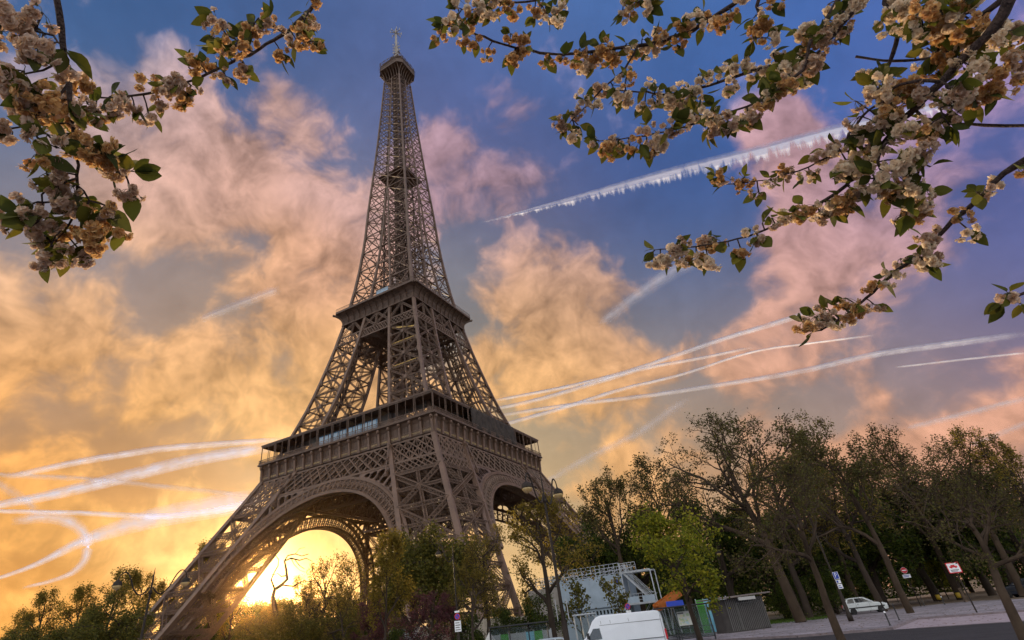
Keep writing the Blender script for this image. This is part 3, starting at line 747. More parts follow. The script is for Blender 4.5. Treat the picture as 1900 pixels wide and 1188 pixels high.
PAVE = mat('pavement_slabs', (0.30, 0.265, 0.285), .85, 0, .2, .3, .35, None, .15, 25)
def slab_joints(m, w, h, dark):
    t = m.node_tree; b = t.nodes['Principled BSDF']; old = b.inputs['Base Color'].links[0].from_socket
    tc = t.nodes.new('ShaderNodeTexCoord'); mp = t.nodes.new('ShaderNodeMapping'); mp.inputs['Rotation'].default_value = (0, 0, .32); t.links.new(tc.outputs['Object'], mp.inputs[0])
    br = t.nodes.new('ShaderNodeTexBrick'); br.inputs['Scale'].default_value = 1.0; br.inputs['Brick Width'].default_value = w; br.inputs['Row Height'].default_value = h; br.inputs['Mortar Size'].default_value = .02
    br.inputs['Color1'].default_value = (1, 1, 1, 1); br.inputs['Color2'].default_value = (.86, .86, .86, 1); br.inputs['Mortar'].default_value = (dark, dark, dark, 1); t.links.new(mp.outputs[0], br.inputs['Vector'])
    st = t.nodes.new('ShaderNodeTexNoise'); st.inputs['Scale'].default_value = 2.2; st.inputs['Detail'].default_value = 6; t.links.new(tc.outputs['Object'], st.inputs['Vector'])
    mr = t.nodes.new('ShaderNodeMapRange'); mr.inputs[1].default_value = .5; mr.inputs[2].default_value = .72; mr.inputs[3].default_value = 1.0; mr.inputs[4].default_value = .62; t.links.new(st.outputs['Fac'], mr.inputs[0])
    mu = t.nodes.new('ShaderNodeMix'); mu.data_type = 'RGBA'; mu.blend_type = 'MULTIPLY'; mu.inputs[0].default_value = 1; t.links.new(old, mu.inputs[6]); t.links.new(br.outputs['Color'], mu.inputs[7])
    m2 = t.nodes.new('ShaderNodeMix'); m2.data_type = 'RGBA'; m2.blend_type = 'MULTIPLY'; m2.inputs[0].default_value = 1; t.links.new(mu.outputs[2], m2.inputs[6]); t.links.new(mr.outputs[0], m2.inputs[7])
    t.links.new(m2.outputs[2], b.inputs['Base Color'])
slab_joints(PAVE, 1.6, 1.1, .5)
KERB = mat('granite_kerb', (0.22, 0.18, 0.19), .8, 0, .3, .2, 2, None, .2, 30)
LAYBY = mat('lay_by_setts', (0.36, 0.29, 0.31), .8, 0, .3, .2, 1.5, None, .3, 18)
gnd = sheet('ground', [(-3000, -3000), (3000, -3000), (3000, 3000), (-3000, 3000)], 2.06, EARTH)
g2d = lambda X, Y: gp(X, Y)[:2]
K1, K1b, K2 = g2d(1310, 1188), g2d(1480, 1179), g2d(1652, 1165)
K3, K4 = g2d(1698, 1147), g2d(1900, 1132)
L2 = g2d(1900, 1148)
edge = [(-260, -118), (40, -98), (85, -94.5), tuple(K1), tuple(K1b), tuple(K2)]
rightl = [tuple(L2), (150, -112), (400, -170)]
road = sheet('road', edge+[tuple(np.array(K2)+np.array([4, -1.6]))]+rightl+[(400, -190), (170, -128), (128, -124), (60, -118), (-260, -142)], 2.075, ASPH)
near = sheet('near_pavement', [(-260, -142), (60, -118), (128, -124), (170, -128), (400, -190), (400, -260), (-260, -260)], 2.2, PAVE, .3)
backp = [g2d(1900, 1111), g2d(1796, 1116), g2d(1703, 1125), g2d(1671, 1130), g2d(1560, 1136), (104, -82), (84, -84), (40, -88), (-260, -108)]
front = edge+[tuple(K3), tuple(K4), (175, -103)]
pav = sheet('pavement', [(-260, -118), (40, -98), (85, -94.5), tuple(K1), tuple(K1b), tuple(K2), tuple(K3), tuple(K4), (175, -108), (175, -95)]+[tuple(q) for q in backp], 2.2, PAVE, .3)
lay = sheet('lay_by', [tuple(K2), tuple(np.array(K2)+np.array([4, -1.6])), tuple(L2), (176, -116), (175, -108), tuple(K4), tuple(K3)], 2.085, LAYBY)
sand = sheet('sandy_esplanade', [(175, -95)]+[tuple(q) for q in backp[:5]]+[(108, -70), (113, -45), (120, 60), (150, 300), (420, 300), (420, -110)], 2.185, SAND, .1)
kb = MB()
for a, b in zip([(85, -94.5), K1, K1b, K2, K3, K4], [K1, K1b, K2, K3, K4, (175, -108)]):
    kb.bar((a[0], a[1], 2.14), (b[0], b[1], 2.14), .3, .16)
for a, b in zip([np.array(K2)+np.array([1.5, -.6]), L2], [L2, (176, -116)]): kb.bar((a[0], a[1], 2.06), (b[0], b[1], 2.06), .22, .09)
tag(kb.build('kerb', KERB), kind='structure')
lawn_pts = [(92, -79), (108.5, -75), (113.5, -66), (112, -52), (70, -55), (60, -80)]
lawn = sheet('lawn', lawn_pts, 2.15, mat('lawn_soil', (0.045, 0.065, 0.02), .95, 0, .1, .4, 1.0), .05)
lt = MB(); rnd = random.Random(9)
for _ in range(1500):
    x, y = rnd.uniform(96, 135), rnd.uniform(-106, -78); a_ = rnd.uniform(0, 6.28); s_ = rnd.uniform(.05, .13)
    lt.poly([(x+s_*math.cos(a_+q)*(1 if q in (0, 3.14) else .5), y+s_*math.sin(a_+q)*(1 if q in (0, 3.14) else .5), 2.212+rnd.uniform(0, .03)) for q in (0, 1.57, 3.14, 4.71)])
tag(lt.build('fallen_leaves', mat('dry_fallen_leaves', (.14, .08, .03), .9, 0, .1, .4, 5)), kind='stuff')
gr = MB(); rnd = random.Random(3)
for _ in range(9000):
    x, y = rnd.uniform(94, 113), rnd.uniform(-79, -60)
    if y > -79+(x-94)*.27+.3 or x < 108:
        if y < -79+(x-92)*.25+.3: continue
        a = rnd.uniform(0, 6.28); h = rnd.uniform(.08, .28); w = .05; dx, dy = math.cos(a)*w, math.sin(a)*w; l = rnd.uniform(-.1, .1)
        gr.poly([(x-dx, y-dy, 2.15), (x+dx, y+dy, 2.15), (x+l, y+l, 2.15+h)])
tag(gr.build('grass', mat('grass_blades', (0.07, 0.12, 0.02), .8, 0, .2, .4, 2, None, 0, 1, .3)), kind='stuff')

# ------------------------------------------------------------------ trees
def leaf_mat(name, cols, trans=0.45):
    m = bpy.data.materials.new(name); m.use_nodes = True; t = m.node_tree; b = t.nodes['Principled BSDF']
    g = t.nodes.new('ShaderNodeNewGeometry'); cr = t.nodes.new('ShaderNodeValToRGB')
    el = cr.color_ramp.elements
    while len(el) < len(cols): el.new(.5)
    for i, c in enumerate(cols): el[i].position = i/(len(cols)-1); el[i].color = (*c, 1)
    t.links.new(g.outputs['Random Per Island'], cr.inputs[0])
    t.links.new(cr.outputs[0], b.inputs['Base Color']); b.inputs['Roughness'].default_value = .6; b.inputs['Specular IOR Level'].default_value = .25
    tr = t.nodes.new('ShaderNodeBsdfTranslucent'); t.links.new(cr.outputs[0], tr.inputs[0])
    ms = t.nodes.new('ShaderNodeMixShader'); ms.inputs[0].default_value = trans
    t.links.new(b.outputs[0], ms.inputs[1]); t.links.new(tr.outputs[0], ms.inputs[2]); t.links.new(ms.outputs[0], t.nodes['Material Output'].inputs[0])
    return m
BARK = mat('plane_bark', (0.06, 0.042, 0.030), .95, 0, .1, .5, 3.0, (0.105, 0.075, 0.052), .6, 12)
BARKD = mat('dark_bark', (0.05, 0.036, 0.027), .9, 0, .2, .4, 4, None, .6, 14)
LF = {'bud': leaf_mat('budding_leaves', [(.065, .045, .018), (.09, .072, .02), (.085, .09, .018), (.13, .11, .026)]),
      'olive': leaf_mat('olive_leaves', [(.12, .095, .018), (.23, .17, .028), (.34, .25, .04), (.15, .12, .022)], .68),
      'dark': leaf_mat('dark_green_leaves', [(.018, .030, .006), (.040, .064, .009), (.075, .105, .012), (.13, .15, .018)], .4),
      'yg': leaf_mat('yellow_green_leaves', [(.12, .15, .015), (.23, .25, .02), (.38, .34, .026), (.08, .12, .014)], .55),
      'warm': leaf_mat('warm_green_leaves', [(.08, .075, .014), (.15, .135, .022), (.055, .065, .016), (.22, .18, .025)], .45),
      'purple': leaf_mat('purple_leaves', [(.11, .035, .045), (.17, .055, .06), (.08, .03, .035), (.2, .10, .08)], .4)}
def unit(v): return v/(np.linalg.norm(v)+1e-12)
def skeleton(seed, fork=.3, levels=4, kids=(6, 5, 4, 4), lens=(.5, .6, .6, .55), ang=(35, 45, 45, 50), wig=.16, trop=.05, r0=.03, top=1.0, crook=0.0, droop=0.0):
    """branches of a tree one unit high: list of (points, radii, level)"""
    rg = np.random.default_rng(seed); out = []
    def grow(p, d, L, r, lev):
        n = 6 if lev == 0 else (5 if lev < 3 else 3); pts = [p]; rad = [r]; dd = d
        tap = .35 if lev == 0 else .3
        for i in range(n):
            t = trop if lev < 3 else trop-droop
            dd = unit(dd+rg.normal(0, wig*(1 if lev else .35)+(crook if lev else 0), 3)+np.array([0, 0, t]))
            pts.append(pts[-1]+dd*L/n); rad.append(r*(1-(1-tap)*(i+1)/n))
        out.append((pts, rad, lev))
        if lev >= levels: return
        k = kids[lev]+int(rg.integers(-1, 2)); base = rg.uniform(0, 6.28)
        for i in range(max(2, k)):
            f0 = fork if lev == 0 else .28
            t = f0+(1-f0)*((i+rg.uniform(.1, .9))/k); x = t*n; j = min(n-1, int(x)); q = pts[j]+(pts[j+1]-pts[j])*(x-j)
            ax = unit(pts[j+1]-pts[j]); a = base+i*2.4+rg.uniform(-.4, .4); s = unit(np.cross(ax, [.31, .95, .1])); u2 = np.cross(ax, s)
            th = R(ang[lev]*rg.uniform(.7, 1.25)); nd_ = unit(ax*math.cos(th)+(s*math.cos(a)+u2*math.sin(a))*math.sin(th))
            LL = L*lens[lev]*rg.uniform(.75, 1.2)*(1.15-.45*(t-f0)/(1-f0) if lev == 0 else 1.1-.5*t)
            grow(q, nd_, LL, max(.0012, rad[j]*.62), lev+1)
    grow(np.zeros(3), np.array([0, 0, 1.0]), .62*top, r0, 0)
    return out
def tree_meshes(name, seed, nleaf, leaf, spread, bark, lmat, clump=0.0, hang=0.0, **kw):
    br = skeleton(seed, **kw); mb = MB(); nodes = []
    zmax = max(p[2] for pts, _, _ in br for p in pts); 
    xy = np.array([p[:2] for pts, _, lev in br if lev >= 2 for p in pts]); wid = 2*np.percentile(np.hypot(xy[:, 0], xy[:, 1]), 93)
    S = np.array([1/wid, 1/wid, 1/zmax])        # width 1, height 1
    lv = max(l for _, _, l in br)
    for pts, rad, lev in br:
        mb.tube([p*S for p in pts], [q*(.5/zmax+.5/wid) for q in rad], (8, 6, 4, 3, 3)[min(lev, 4)], cap=False)
        if lev >= lv-1: nodes += [(p*S) for p in pts[1:]]
    w = mb.build(name+'_trunk', bark, None, smooth=True)
    wm = w.data; bpy.data.objects.remove(w)
    return dict(wood=wm, nodes=np.array(nodes), seed=seed, nleaf=nleaf, leaf=leaf, spread=spread, hang=hang, mat=lmat, name=name, crowns={})
def crown_mesh(T, asp):
    """leaves for a tree whose width is asp times its height, so that they keep their own shape"""
    key = round(asp*6)/6 or 1/6
    if key in T['crowns']: return T['crowns'][key]
    rg = np.random.default_rng(T['seed']+99); nodes = T['nodes']; nleaf = T['nleaf']
    P = nodes[rg.integers(0, len(nodes), nleaf)]; st = np.array([1/key, 1/key, 1.0])
    P = P+rg.normal(0, 1, (nleaf, 3))*T['spread']*st; P[:, 2] -= np.abs(rg.normal(0, T['hang'], nleaf)) if T['hang'] else 0
    P[:, 2] = np.maximum(P[:, 2], .05)
    a = rg.normal(0, 1, (nleaf, 3)); a[:, 2] *= .6; a /= np.linalg.norm(a, axis=1)[:, None]
    b = rg.normal(0, 1, (nleaf, 3)); b -= a*(a*b).sum(1)[:, None]; b /= np.linalg.norm(b, axis=1)[:, None]
    sz = T['leaf']*rg.uniform(.6, 1.3, nleaf)[:, None]
    Vv = np.empty((nleaf, 4, 3)); Vv[:, 0] = P-a*sz*.5*st; Vv[:, 1] = P+b*sz*.34*st; Vv[:, 2] = P+a*sz*.5*st; Vv[:, 3] = P-b*sz*.34*st
    me = bpy.data.meshes.new(T['name']+'_crown'); me.from_pydata(Vv.reshape(-1, 3).tolist(), [], np.arange(nleaf*4).reshape(-1, 4).tolist()); me.materials.append(T['mat'])
    T['crowns'][key] = me; return me
TM = {
 'bare1': tree_meshes('bare1', 11, 6500, 0.012, 0.012, BARK, LF['bud'], kids=(8, 6, 5, 5), wig=.2, trop=.10, fork=.38, r0=.022, ang=(42, 48, 50, 55)),
 'bare2': tree_meshes('bare2', 23, 6500, 0.012, 0.012, BARK, LF['bud'], kids=(7, 6, 5, 5), wig=.22, trop=.08, fork=.42, r0=.022, ang=(40, 50, 52, 55)),
 'bare3': tree_meshes('bare3', 37, 5500, 0.012, 0.012, BARKD, LF['olive'], kids=(7, 6, 5, 5), wig=.26, trop=.06, fork=.32, r0=.022, ang=(48, 50, 52, 55)),
 'twig': tree_meshes('twig', 41, 5000, 0.013, 0.012, BARK, LF['bud'], kids=(5, 7, 6, 5), wig=.24, trop=.03, fork=.62, r0=.026, ang=(52, 48, 50, 55), lens=(.62, .62, .6, .55)),
 'dense1': tree_meshes('dense1', 53, 16000, 0.021, 0.028, BARKD, LF['dark'], kids=(8, 6, 5, 3), wig=.2, trop=.02, fork=.25, r0=.028, hang=.03, ang=(52, 50, 50, 50)),
 'dense2': tree_meshes('dense2', 67, 16000, 0.022, 0.03, BARKD, LF['dark'], kids=(9, 6, 5, 3), wig=.2, trop=.0, fork=.22, r0=.028, hang=.04, ang=(58, 50, 50, 50)),
 'block': tree_meshes('block', 71, 16000, 0.021, 0.028, BARKD, LF['warm'], kids=(10, 6, 4, 3), wig=.2, trop=.03, fork=.2, r0=.026, hang=.05, ang=(50, 50, 50, 50)),
 'airy': tree_meshes('airy', 83, 6500, 0.016, 0.019, BARKD, LF['olive'], kids=(8, 6, 5, 3), wig=.22, trop=.06, fork=.25, r0=.022, ang=(45, 48, 50, 50)),
 'thin': tree_meshes('thin', 89, 3000, .017, .020, BARKD, LF['olive'], kids=(8, 6, 5, 3), wig=.22, trop=.10, fork=.25, r0=.018, ang=(38, 44, 48, 50)),
 'yg': tree_meshes('yg', 97, 6000, 0.024, 0.026, BARKD, LF['yg'], kids=(8, 6, 5, 3), wig=.2, trop=.03, fork=.42, r0=.022, ang=(52, 50, 50, 50)),
 'purple': tree_meshes('purple', 103, 8000, 0.024, 0.022, BARKD, LF['purple'], kids=(8, 6, 5, 3), wig=.24, trop=.0, fork=.3, r0=.026, ang=(58, 52, 50, 50)),
 'sapling': tree_meshes('sapling', 111, 700, .05, .02, BARK, LF['warm'], kids=(9, 5, 3, 2), levels=3, wig=.12, trop=.12, fork=.22, r0=.016, ang=(42, 40, 40, 40)),
 'shrub': tree_meshes('shrub', 121, 10000, 0.035, 0.045, BARKD, LF['dark'], kids=(10, 6, 4, 3), wig=.2, trop=.0, fork=.05, r0=.03, hang=.08, ang=(60, 55, 50, 50)),
}
def hpt(X, Y, D):                       # street position below a photo position at distance D
    q = at(X, Y, D); return q[0], q[1]
TREES = []
def tree(kind, X, Y, D, Xt, Yt, wpx, label, group, rz=0.0, name='tree', base=None, hmin=None):
    x, y = base if base is not None else hpt(X, Y, D)
    if base is not None: D = math.hypot(x-CAM[0], y-CAM[1])
    H = at(Xt, Yt, D)[2]-GZ
    dl, dr = at(Xt-wpx/2, Yt+wpx*.3, D), at(Xt+wpx/2, Yt+wpx*.3, D); W = float(np.hypot(*(dr-dl)[:2]))*{'bare1': 1.25, 'bare2': 1.25, 'bare3': 1.2, 'dense1': 1.2, 'dense2': 1.2, 'airy': 1.15}.get(kind, 1.0)
    t = thing(name, label, 'tree', (x, y, GZ), rz, group)
    T = TM[kind]
    for nm, me in (('trunk', T['wood']), ('crown', crown_mesh(T, W/H))):
        o = bpy.data.objects.new(nm, me); COL.objects.link(o); o.parent = t; o.scale = (W, W, H)
    TREES.append(t); return t
G1 = 'budding plane trees along the avenue'; G2 = 'dense dark green trees of the park'; G3 = 'hazy trees under the tower legs'
# street plane trees with visible trunks
tree('bare1', 0, 0, 0, 1385, 742, 260, 'tallest budding plane tree, rising behind the grey kiosk, its open crown against the sky', G1, 1.0, 'plane_tree', base=gp(1487, 1155)[:2])
tree('bare2', 0, 0, 0, 1632, 768, 230, 'thick trunked plane tree at the kerb corner beside the no entry sign', G1, 2.2, 'plane_tree', base=gp(1690, 1138)[:2])
tree('twig', 1530, 1100, 31, 1475, 830, 300, 'slim brown street tree crossing the kerb between the grey kiosk and the white hatchback', G1, .6, 'plane_tree')
tree('twig', 1840, 1085, 24.5, 1760, 840, 420, 'slim forked street tree standing before the red bordered sign, twigs spreading low', G1, 2.9, 'plane_tree')
tree('bare2', 1150, 1010, 105, 1105, 858, 150, 'pale barked plane tree with two upright stems behind the site cabin roof', G1, .3, 'plane_tree')
tree('bare1', 1240, 960, 112, 1228, 838, 130, 'far budding plane tree behind the yellow green tree', G1, 2.0, 'plane_tree')
tree('bare2', 1500, 900, 98, 1478, 772, 190, 'budding plane tree with arching limbs between the two tallest crowns', G1, 4.1, 'plane_tree')
tree('bare1', 1800, 930, 96, 1768, 800, 230, 'budding plane tree above the sandy path and the dark parked car', G1, 5.2, 'plane_tree')
tree('bare1', 1700, 950, 110, 1690, 780, 200, 'budding plane tree partly hidden by the thick kerbside trunk', G1, 3.3, 'plane_tree')
tree('bare3', 1560, 950, 88, 1550, 835, 190, 'brown twiggy plane tree filling the gap above the parking sign', G1, 3.9, 'plane_tree')
tree('bare3', 1430, 950, 90, 1420, 830, 200, 'brown twiggy plane tree leaning over the kiosk roof', G1, 1.7, 'plane_tree')
# dense park trees
for i, (k, X, Y, D, Xt, Yt, w, lab) in enumerate([
    ('dense1', 1340, 1040, 92, 1325, 925, 150, 'dark green tree rising just behind the yellow green tree'),
    ('dense2', 1425, 1040, 98, 1415, 940, 170, 'dark green tree spreading behind the kiosk roof'),
    ('dense1', 1510, 1040, 102, 1500, 925, 180, 'dark green tree behind the slim trunk beside the parking sign'),
    ('dense2', 1600, 1030, 108, 1585, 900, 180, 'dark green tree shading the white hatchback'),
    ('dense1', 1690, 1010, 116, 1670, 880, 180, 'dark green tree behind the no entry sign'),
    ('dense2', 1780, 990, 116, 1765, 880, 190, 'dark green tree over the yellow litter bins'),
    ('dense1', 1860, 980, 108, 1845, 870, 190, 'dark green tree over the dark parked car'),
    ('bare3', 1925, 960, 96, 1905, 758, 170, 'tall leafy plane tree, cut by the frame edge above the dark car'),
    ('dense2', 1170, 1040, 120, 1160, 950, 150, 'dark rounded tree behind the site cabin stairs'),
    ('dense1', 1090, 1060, 118, 1085, 990, 120, 'low dark tree behind the site cabin railing'),
    ('dense1', 1745, 1030, 135, 1735, 960, 160, 'dark tree closing the far end of the sandy path'),
    ('dense2', 1840, 1015, 140, 1825, 940, 180, 'dark tree deep behind the sandy path and dark car'),
    ('block', 765, 1100, 84, 752, 980, 110, 'clipped dark tree against the inner foot of the near tower leg'),
    ('block', 835, 1095, 80, 822, 968, 120, 'clipped broad dark tree covering the foot of the near tower leg')]):
    tree(k, X, Y, D, Xt, Yt, w, lab, G2, i*1.3, 'park_tree')
tree('yg', 1285, 1130, 45, 1240, 930, 160, 'bright yellow green young tree beside the white van and the site cabin', None, .8, 'young_tree')
tree('airy', 1022, 1130, 68, 1000, 925, 170, 'broad tree with a forked dark trunk standing left of the site cabin'.replace('left of', 'beside'), None, 1.1, 'broad_tree')
tree('bare3', 900, 1130, 66, 905, 975, 110, 'leafless twiggy tree before the leg foot beside the no parking post', None, .4, 'bare_tree')
tree('bare3', 873, 1120, 60, 880, 1030, 80, 'small leafless tree with a thin black trunk behind the no parking post', None, 2.4, 'bare_tree')
tree('airy', 714, 1120, 62, 712, 985, 70, 'slender tree with a black trunk between the two purple trees', None, 2.0, 'slender_tree')
tree('purple', 686, 1150, 74, 684, 1108, 66, 'small round tree with purple red leaves, the smaller of the two', 'purple leaved trees', .5, 'purple_tree')
tree('purple', 792, 1150, 62, 785, 1092, 120, 'wide tree with purple red leaves beside the no parking post', 'purple leaved trees', 2.5, 'purple_tree')
for i, (k, X, Y, D, Xt, Yt, w, lab) in enumerate([
    ('thin', 600, 1120, 105, 603, 1028, 110, 'olive tree under the crown of the bright arch opening'),
    ('thin', 655, 1110, 98, 652, 1034, 80, 'olive tree before the far arch pier'),
    ('bare3', 572, 1150, 92, 576, 1066, 70, 'bare twigged tree just beyond the setting sun'),
    ('airy', 520, 1170, 150, 525, 1118, 90, 'low glowing tree right under the setting sun'.replace('right ', '')),
    ('airy', 428, 1160, 245, 432, 1090, 66, 'hazy tree between the tower leg and the setting sun'),
    ('airy', 352, 1130, 235, 345, 1006, 66, 'tall poplar like tree seen through the far left tower leg'.replace('far left ', 'sloping ')),
    ('airy', 392, 1130, 240, 398, 1000, 56, 'tree with two leafy tops sticking out behind the sloping tower leg'),
    ('block', 620, 1165, 82, 622, 1120, 100, 'low bushy tree before the olive trees of the arch'),
    ('block', 560, 1175, 80, 560, 1128, 90, 'low bushy tree in the orange glow below the sun'),
    ('bare3', 640, 1165, 70, 636, 1090, 70, 'thin black trunked tree in front of the arch opening'),
    ('block', 522, 1185, 72, 518, 1112, 64, 'low bushy tree hiding the foot of the crooked bare limbs'),
    ('block', 480, 1185, 90, 482, 1132, 90, 'dark rounded tree directly below the sun disc')]):
    tree(k, X, Y, D, Xt, Yt, w, lab, G3, i*1.9+.3, 'park_tree')
for i, (k, X, Y, D, Xt, Yt, w, lab) in enumerate([
    ('airy', 85, 1150, 128, 85, 1094, 110, 'far rounded tree standing alone on the skyline'),
    ('airy', 200, 1120, 112, 205, 1052, 120, 'broad olive tree behind the hanging lamp'),
    ('airy', 262, 1110, 230, 262, 1058, 80, 'olive tree behind the post of the hanging lamp'),
    ('airy', 150, 1150, 120, 150, 1085, 90, 'olive tree stepping down from the broad one'),
    ('airy', 20, 1170, 140, 20, 1135, 90, 'farthest low tree at the orange skyline'),
    ('block', 215, 1165, 86, 215, 1105, 130, 'dark bushy tree below the hanging lamp'),
    ('block', 130, 1175, 92, 128, 1132, 110, 'dark bushy tree in front of the stepped olive tree'),
    ('block', 45, 1185, 96, 45, 1150, 110, 'dark bushy tree at the low corner of the skyline'),
    ('airy', 300, 1165, 235, 300, 1075, 80, 'dark tree at the foot of the sloping tower leg')]):
    tree(k, X, Y, D, Xt, Yt, w, lab, 'trees on the orange skyline', i*2.1+.9, 'park_tree')
for i, (X, Y, D, Xt, Yt, w, lab) in enumerate([
    (1005, 1150, 78, 1003, 1100, 84, 'rounded dark shrub below the forked tree'), (935, 1160, 76, 935, 1125, 80, 'low dark shrub beside the leafless tree'),
    (1060, 1110, 95, 1060, 1075, 70, 'pale edged shrub against the cabin wall'), (870, 1170, 66, 868, 1140, 70, 'dark shrub behind the no parking post'),
    (750, 1180, 68, 750, 1160, 80, 'dark shrub below the wide purple tree'), (1240, 1120, 88, 1240, 1085, 60, 'dark shrub behind the orange chute'),
    (1300, 1140, 84, 1300, 1120, 60, 'flowering shrub bed behind the map board'), (1480, 1110, 92, 1478, 1070, 90, 'dark shrub behind the trunk beside the kiosk'),
    (1540, 1100, 95, 1535, 1060, 90, 'dark shrub behind the white hatchback')]):
    t = tree('shrub', X, Y, D, Xt, Yt, w, lab, 'shrubs of the park', i*1.7, 'shrub'); t['category'] = 'shrub'
tree('sapling', 1075, 1140, 62, 1072, 1075, 54, 'leafy sapling with upswept branches against the pale cabin wall', 'saplings before the cabin', 0, 'sapling')
tree('sapling', 1150, 1135, 62, 1140, 1065, 50, 'bare sapling with upswept branches nearest the white van', 'saplings before the cabin', 2, 'sapling')
tree('yg', 1735, 1060, 120, 1732, 1020, 36, 'tiny yellow leaved tree between the litter bins', None, 2, 'young_tree')
for i, X in enumerate(range(330, 730, 36)):
    top = 1112+(X-480)*-.045+(i*29 % 11)-4; D = 262+(i*53 % 50)
    tree('shrub', X, 1150, D, X, top, 62, 'low hazy tree of the far row under the setting sun, '+('beside the sloping leg' if X < 440 else 'below the sun' if X < 530 else 'under the arch opening' if X < 640 else 'beside the arch pier'), 'far hazy row of trees below the sun', i*1.1, 'hazy_tree')
BK = 'dark bushy trees closing the park'
spots = [(1120, 1040, 150, 'behind the roof railing of the site cabin'), (1185, 1020, 150, 'behind the cabin stairs'), (1250, 1020, 145, 'behind the yellow green tree'), (1310, 1020, 140, 'above the green hoarding'), (1365, 1020, 140, 'directly over the kiosk'), (1420, 1010, 138, 'behind the kiosk end'),
         (1475, 1010, 140, 'between the two trunks beside the kiosk'), (1530, 1000, 140, 'behind the parking sign'), (1585, 1000, 142, 'behind the white hatchback'), (1640, 990, 144, 'behind the thick kerbside trunk'), (1700, 985, 150, 'above the no entry sign'), (1760, 975, 155, 'above the red bordered sign'), (1820, 970, 155, 'beside the forked slim tree'), (1880, 960, 150, 'above the dark car'), (1940, 950, 150, 'cut by the frame edge')]
for i, (X, Yt, D, w_) in enumerate(spots):
    tree('shrub', X, Yt+40, D, X-6, Yt-(i*37 % 26), 120, 'low dark bushy tree '+w_, BK, i*2.3, 'bushy_tree')
# the old bare tree with crooked limbs beside the sun
kt = thing('gnarled_tree', 'old leafless tree with crooked black limbs beside the setting sun', 'tree', (*hpt(524, 1188, 84), GZ))
kb2 = MB(); kx, ky, kz = kt.location
for path in ([(528, 1240, 5.0), (520, 1180, 4.6), (511, 1135, 4.2), (506, 1108, 3.8), (510, 1094, 3.3), (522, 1086, 2.9), (533, 1075, 2.5), (531, 1058, 2.1), (528, 1041, 1.7), (540, 1036, 1.3), (556, 1040, 1.0), (568, 1036, .7), (580, 1042, .5)],
             [(510, 1094, 2.0), (503, 1076, 1.7), (509, 1062, 1.4), (516, 1050, 1.1), (517, 1038, .8), (511, 1030, .5)], [(528, 1041, 1.4), (534, 1031, 1.1), (548, 1028, .9), (560, 1032, .7), (573, 1028, .6)],
             [(531, 1068, 1.5), (522, 1070, 1.2), (515, 1064, .9), (507, 1068, .6), (500, 1062, .4)], [(548, 1028, .6), (556, 1018, .5), (566, 1016, .3)], [(540, 1036, .7), (546, 1048, .6), (556, 1058, .4), (566, 1062, .3)], [(548, 1040, .8), (556, 1050, .7), (565, 1056, .6)], [(522, 1086, 1.5), (545, 1088, 1.0), (562, 1078, .7), (580, 1080, .5)]):
    kb2.tube([np.array(at(X, Y, 84))-np.array([kx, ky, kz]) for X, Y, _ in path], [w*.066*1.25 for _, _, w in path], 6)
kb2.build('trunk', BARKD, kt, smooth=True)
# ------------------------------------------------------------------ street things
BLACK = mat('black_paint', (0.018, 0.018, 0.02), .45, 0, .5, .2, 6)
POLE = mat('dark_pole_paint', (0.030, 0.022, 0.017), .6, 0, .2, .3, 4)
GREYP = mat('grey_paint', (0.16, 0.155, 0.15), .5, 0, .4, .15, 3)
WHITE = mat('white_paint', (0.82, 0.84, 0.86), .35, 0, .5, .05, 2)
RED = mat('red_paint', (0.62, 0.02, 0.03), .4); BLUE = mat('blue_paint', (0.02, 0.06, 0.42), .4)
GLASS_D = glass_mat('dark_car_glass', (0.015, 0.02, 0.025)); RUBBER = mat('rubber', (0.02, 0.02, 0.02), .9)
RIM = mat('wheel_rim', (0.4, 0.4, 0.42), .35, .8); LAMPG = glass_mat('lamp_glass', (0.40, 0.27, 0.09), .12)
CLEAR = bpy.data.materials.new('clear_glass'); CLEAR.use_nodes = True
_b = CLEAR.node_tree.nodes['Principled BSDF']; _b.inputs['Base Color'].default_value = (.10, .15, .15, 1); _b.inputs['Alpha'].default_value = .3; _b.inputs['Roughness'].default_value = .05
CABW = mat('cabin_panel', (0.34, 0.42, 0.50), .5, 0, .4, .12, .7)
CABG = mat('cabin_grey_cladding', (0.34, 0.31, 0.28), .7, 0, .3, .2, .8)
STEEL = mat('galvanised_steel', (0.42, 0.45, 0.48), .45, .4, .5, .15, 3)
ORANGE = mat('orange_paint', (0.42, 0.12, 0.018), .5, 0, .4, .35, 1.5)
GREEN = mat('green_panel', (0.06, 0.32, 0.03), .5, 0, .4, .15, 2); CYAN = mat('pale_blue_panel', (0.22, 0.55, 0.72), .5, 0, .4, .1, 2)
PGREY = mat('grey_panel', (0.38, 0.40, 0.42), .6, 0, .4, .12, 2); CONC = mat('concrete', (0.28, 0.265, 0.255), .85, 0, .3, .25, 1.2, None, .3, 12)
YELB = mat('yellow_plastic', (0.55, 0.36, 0.03), .5, 0, .4, .2, 2)

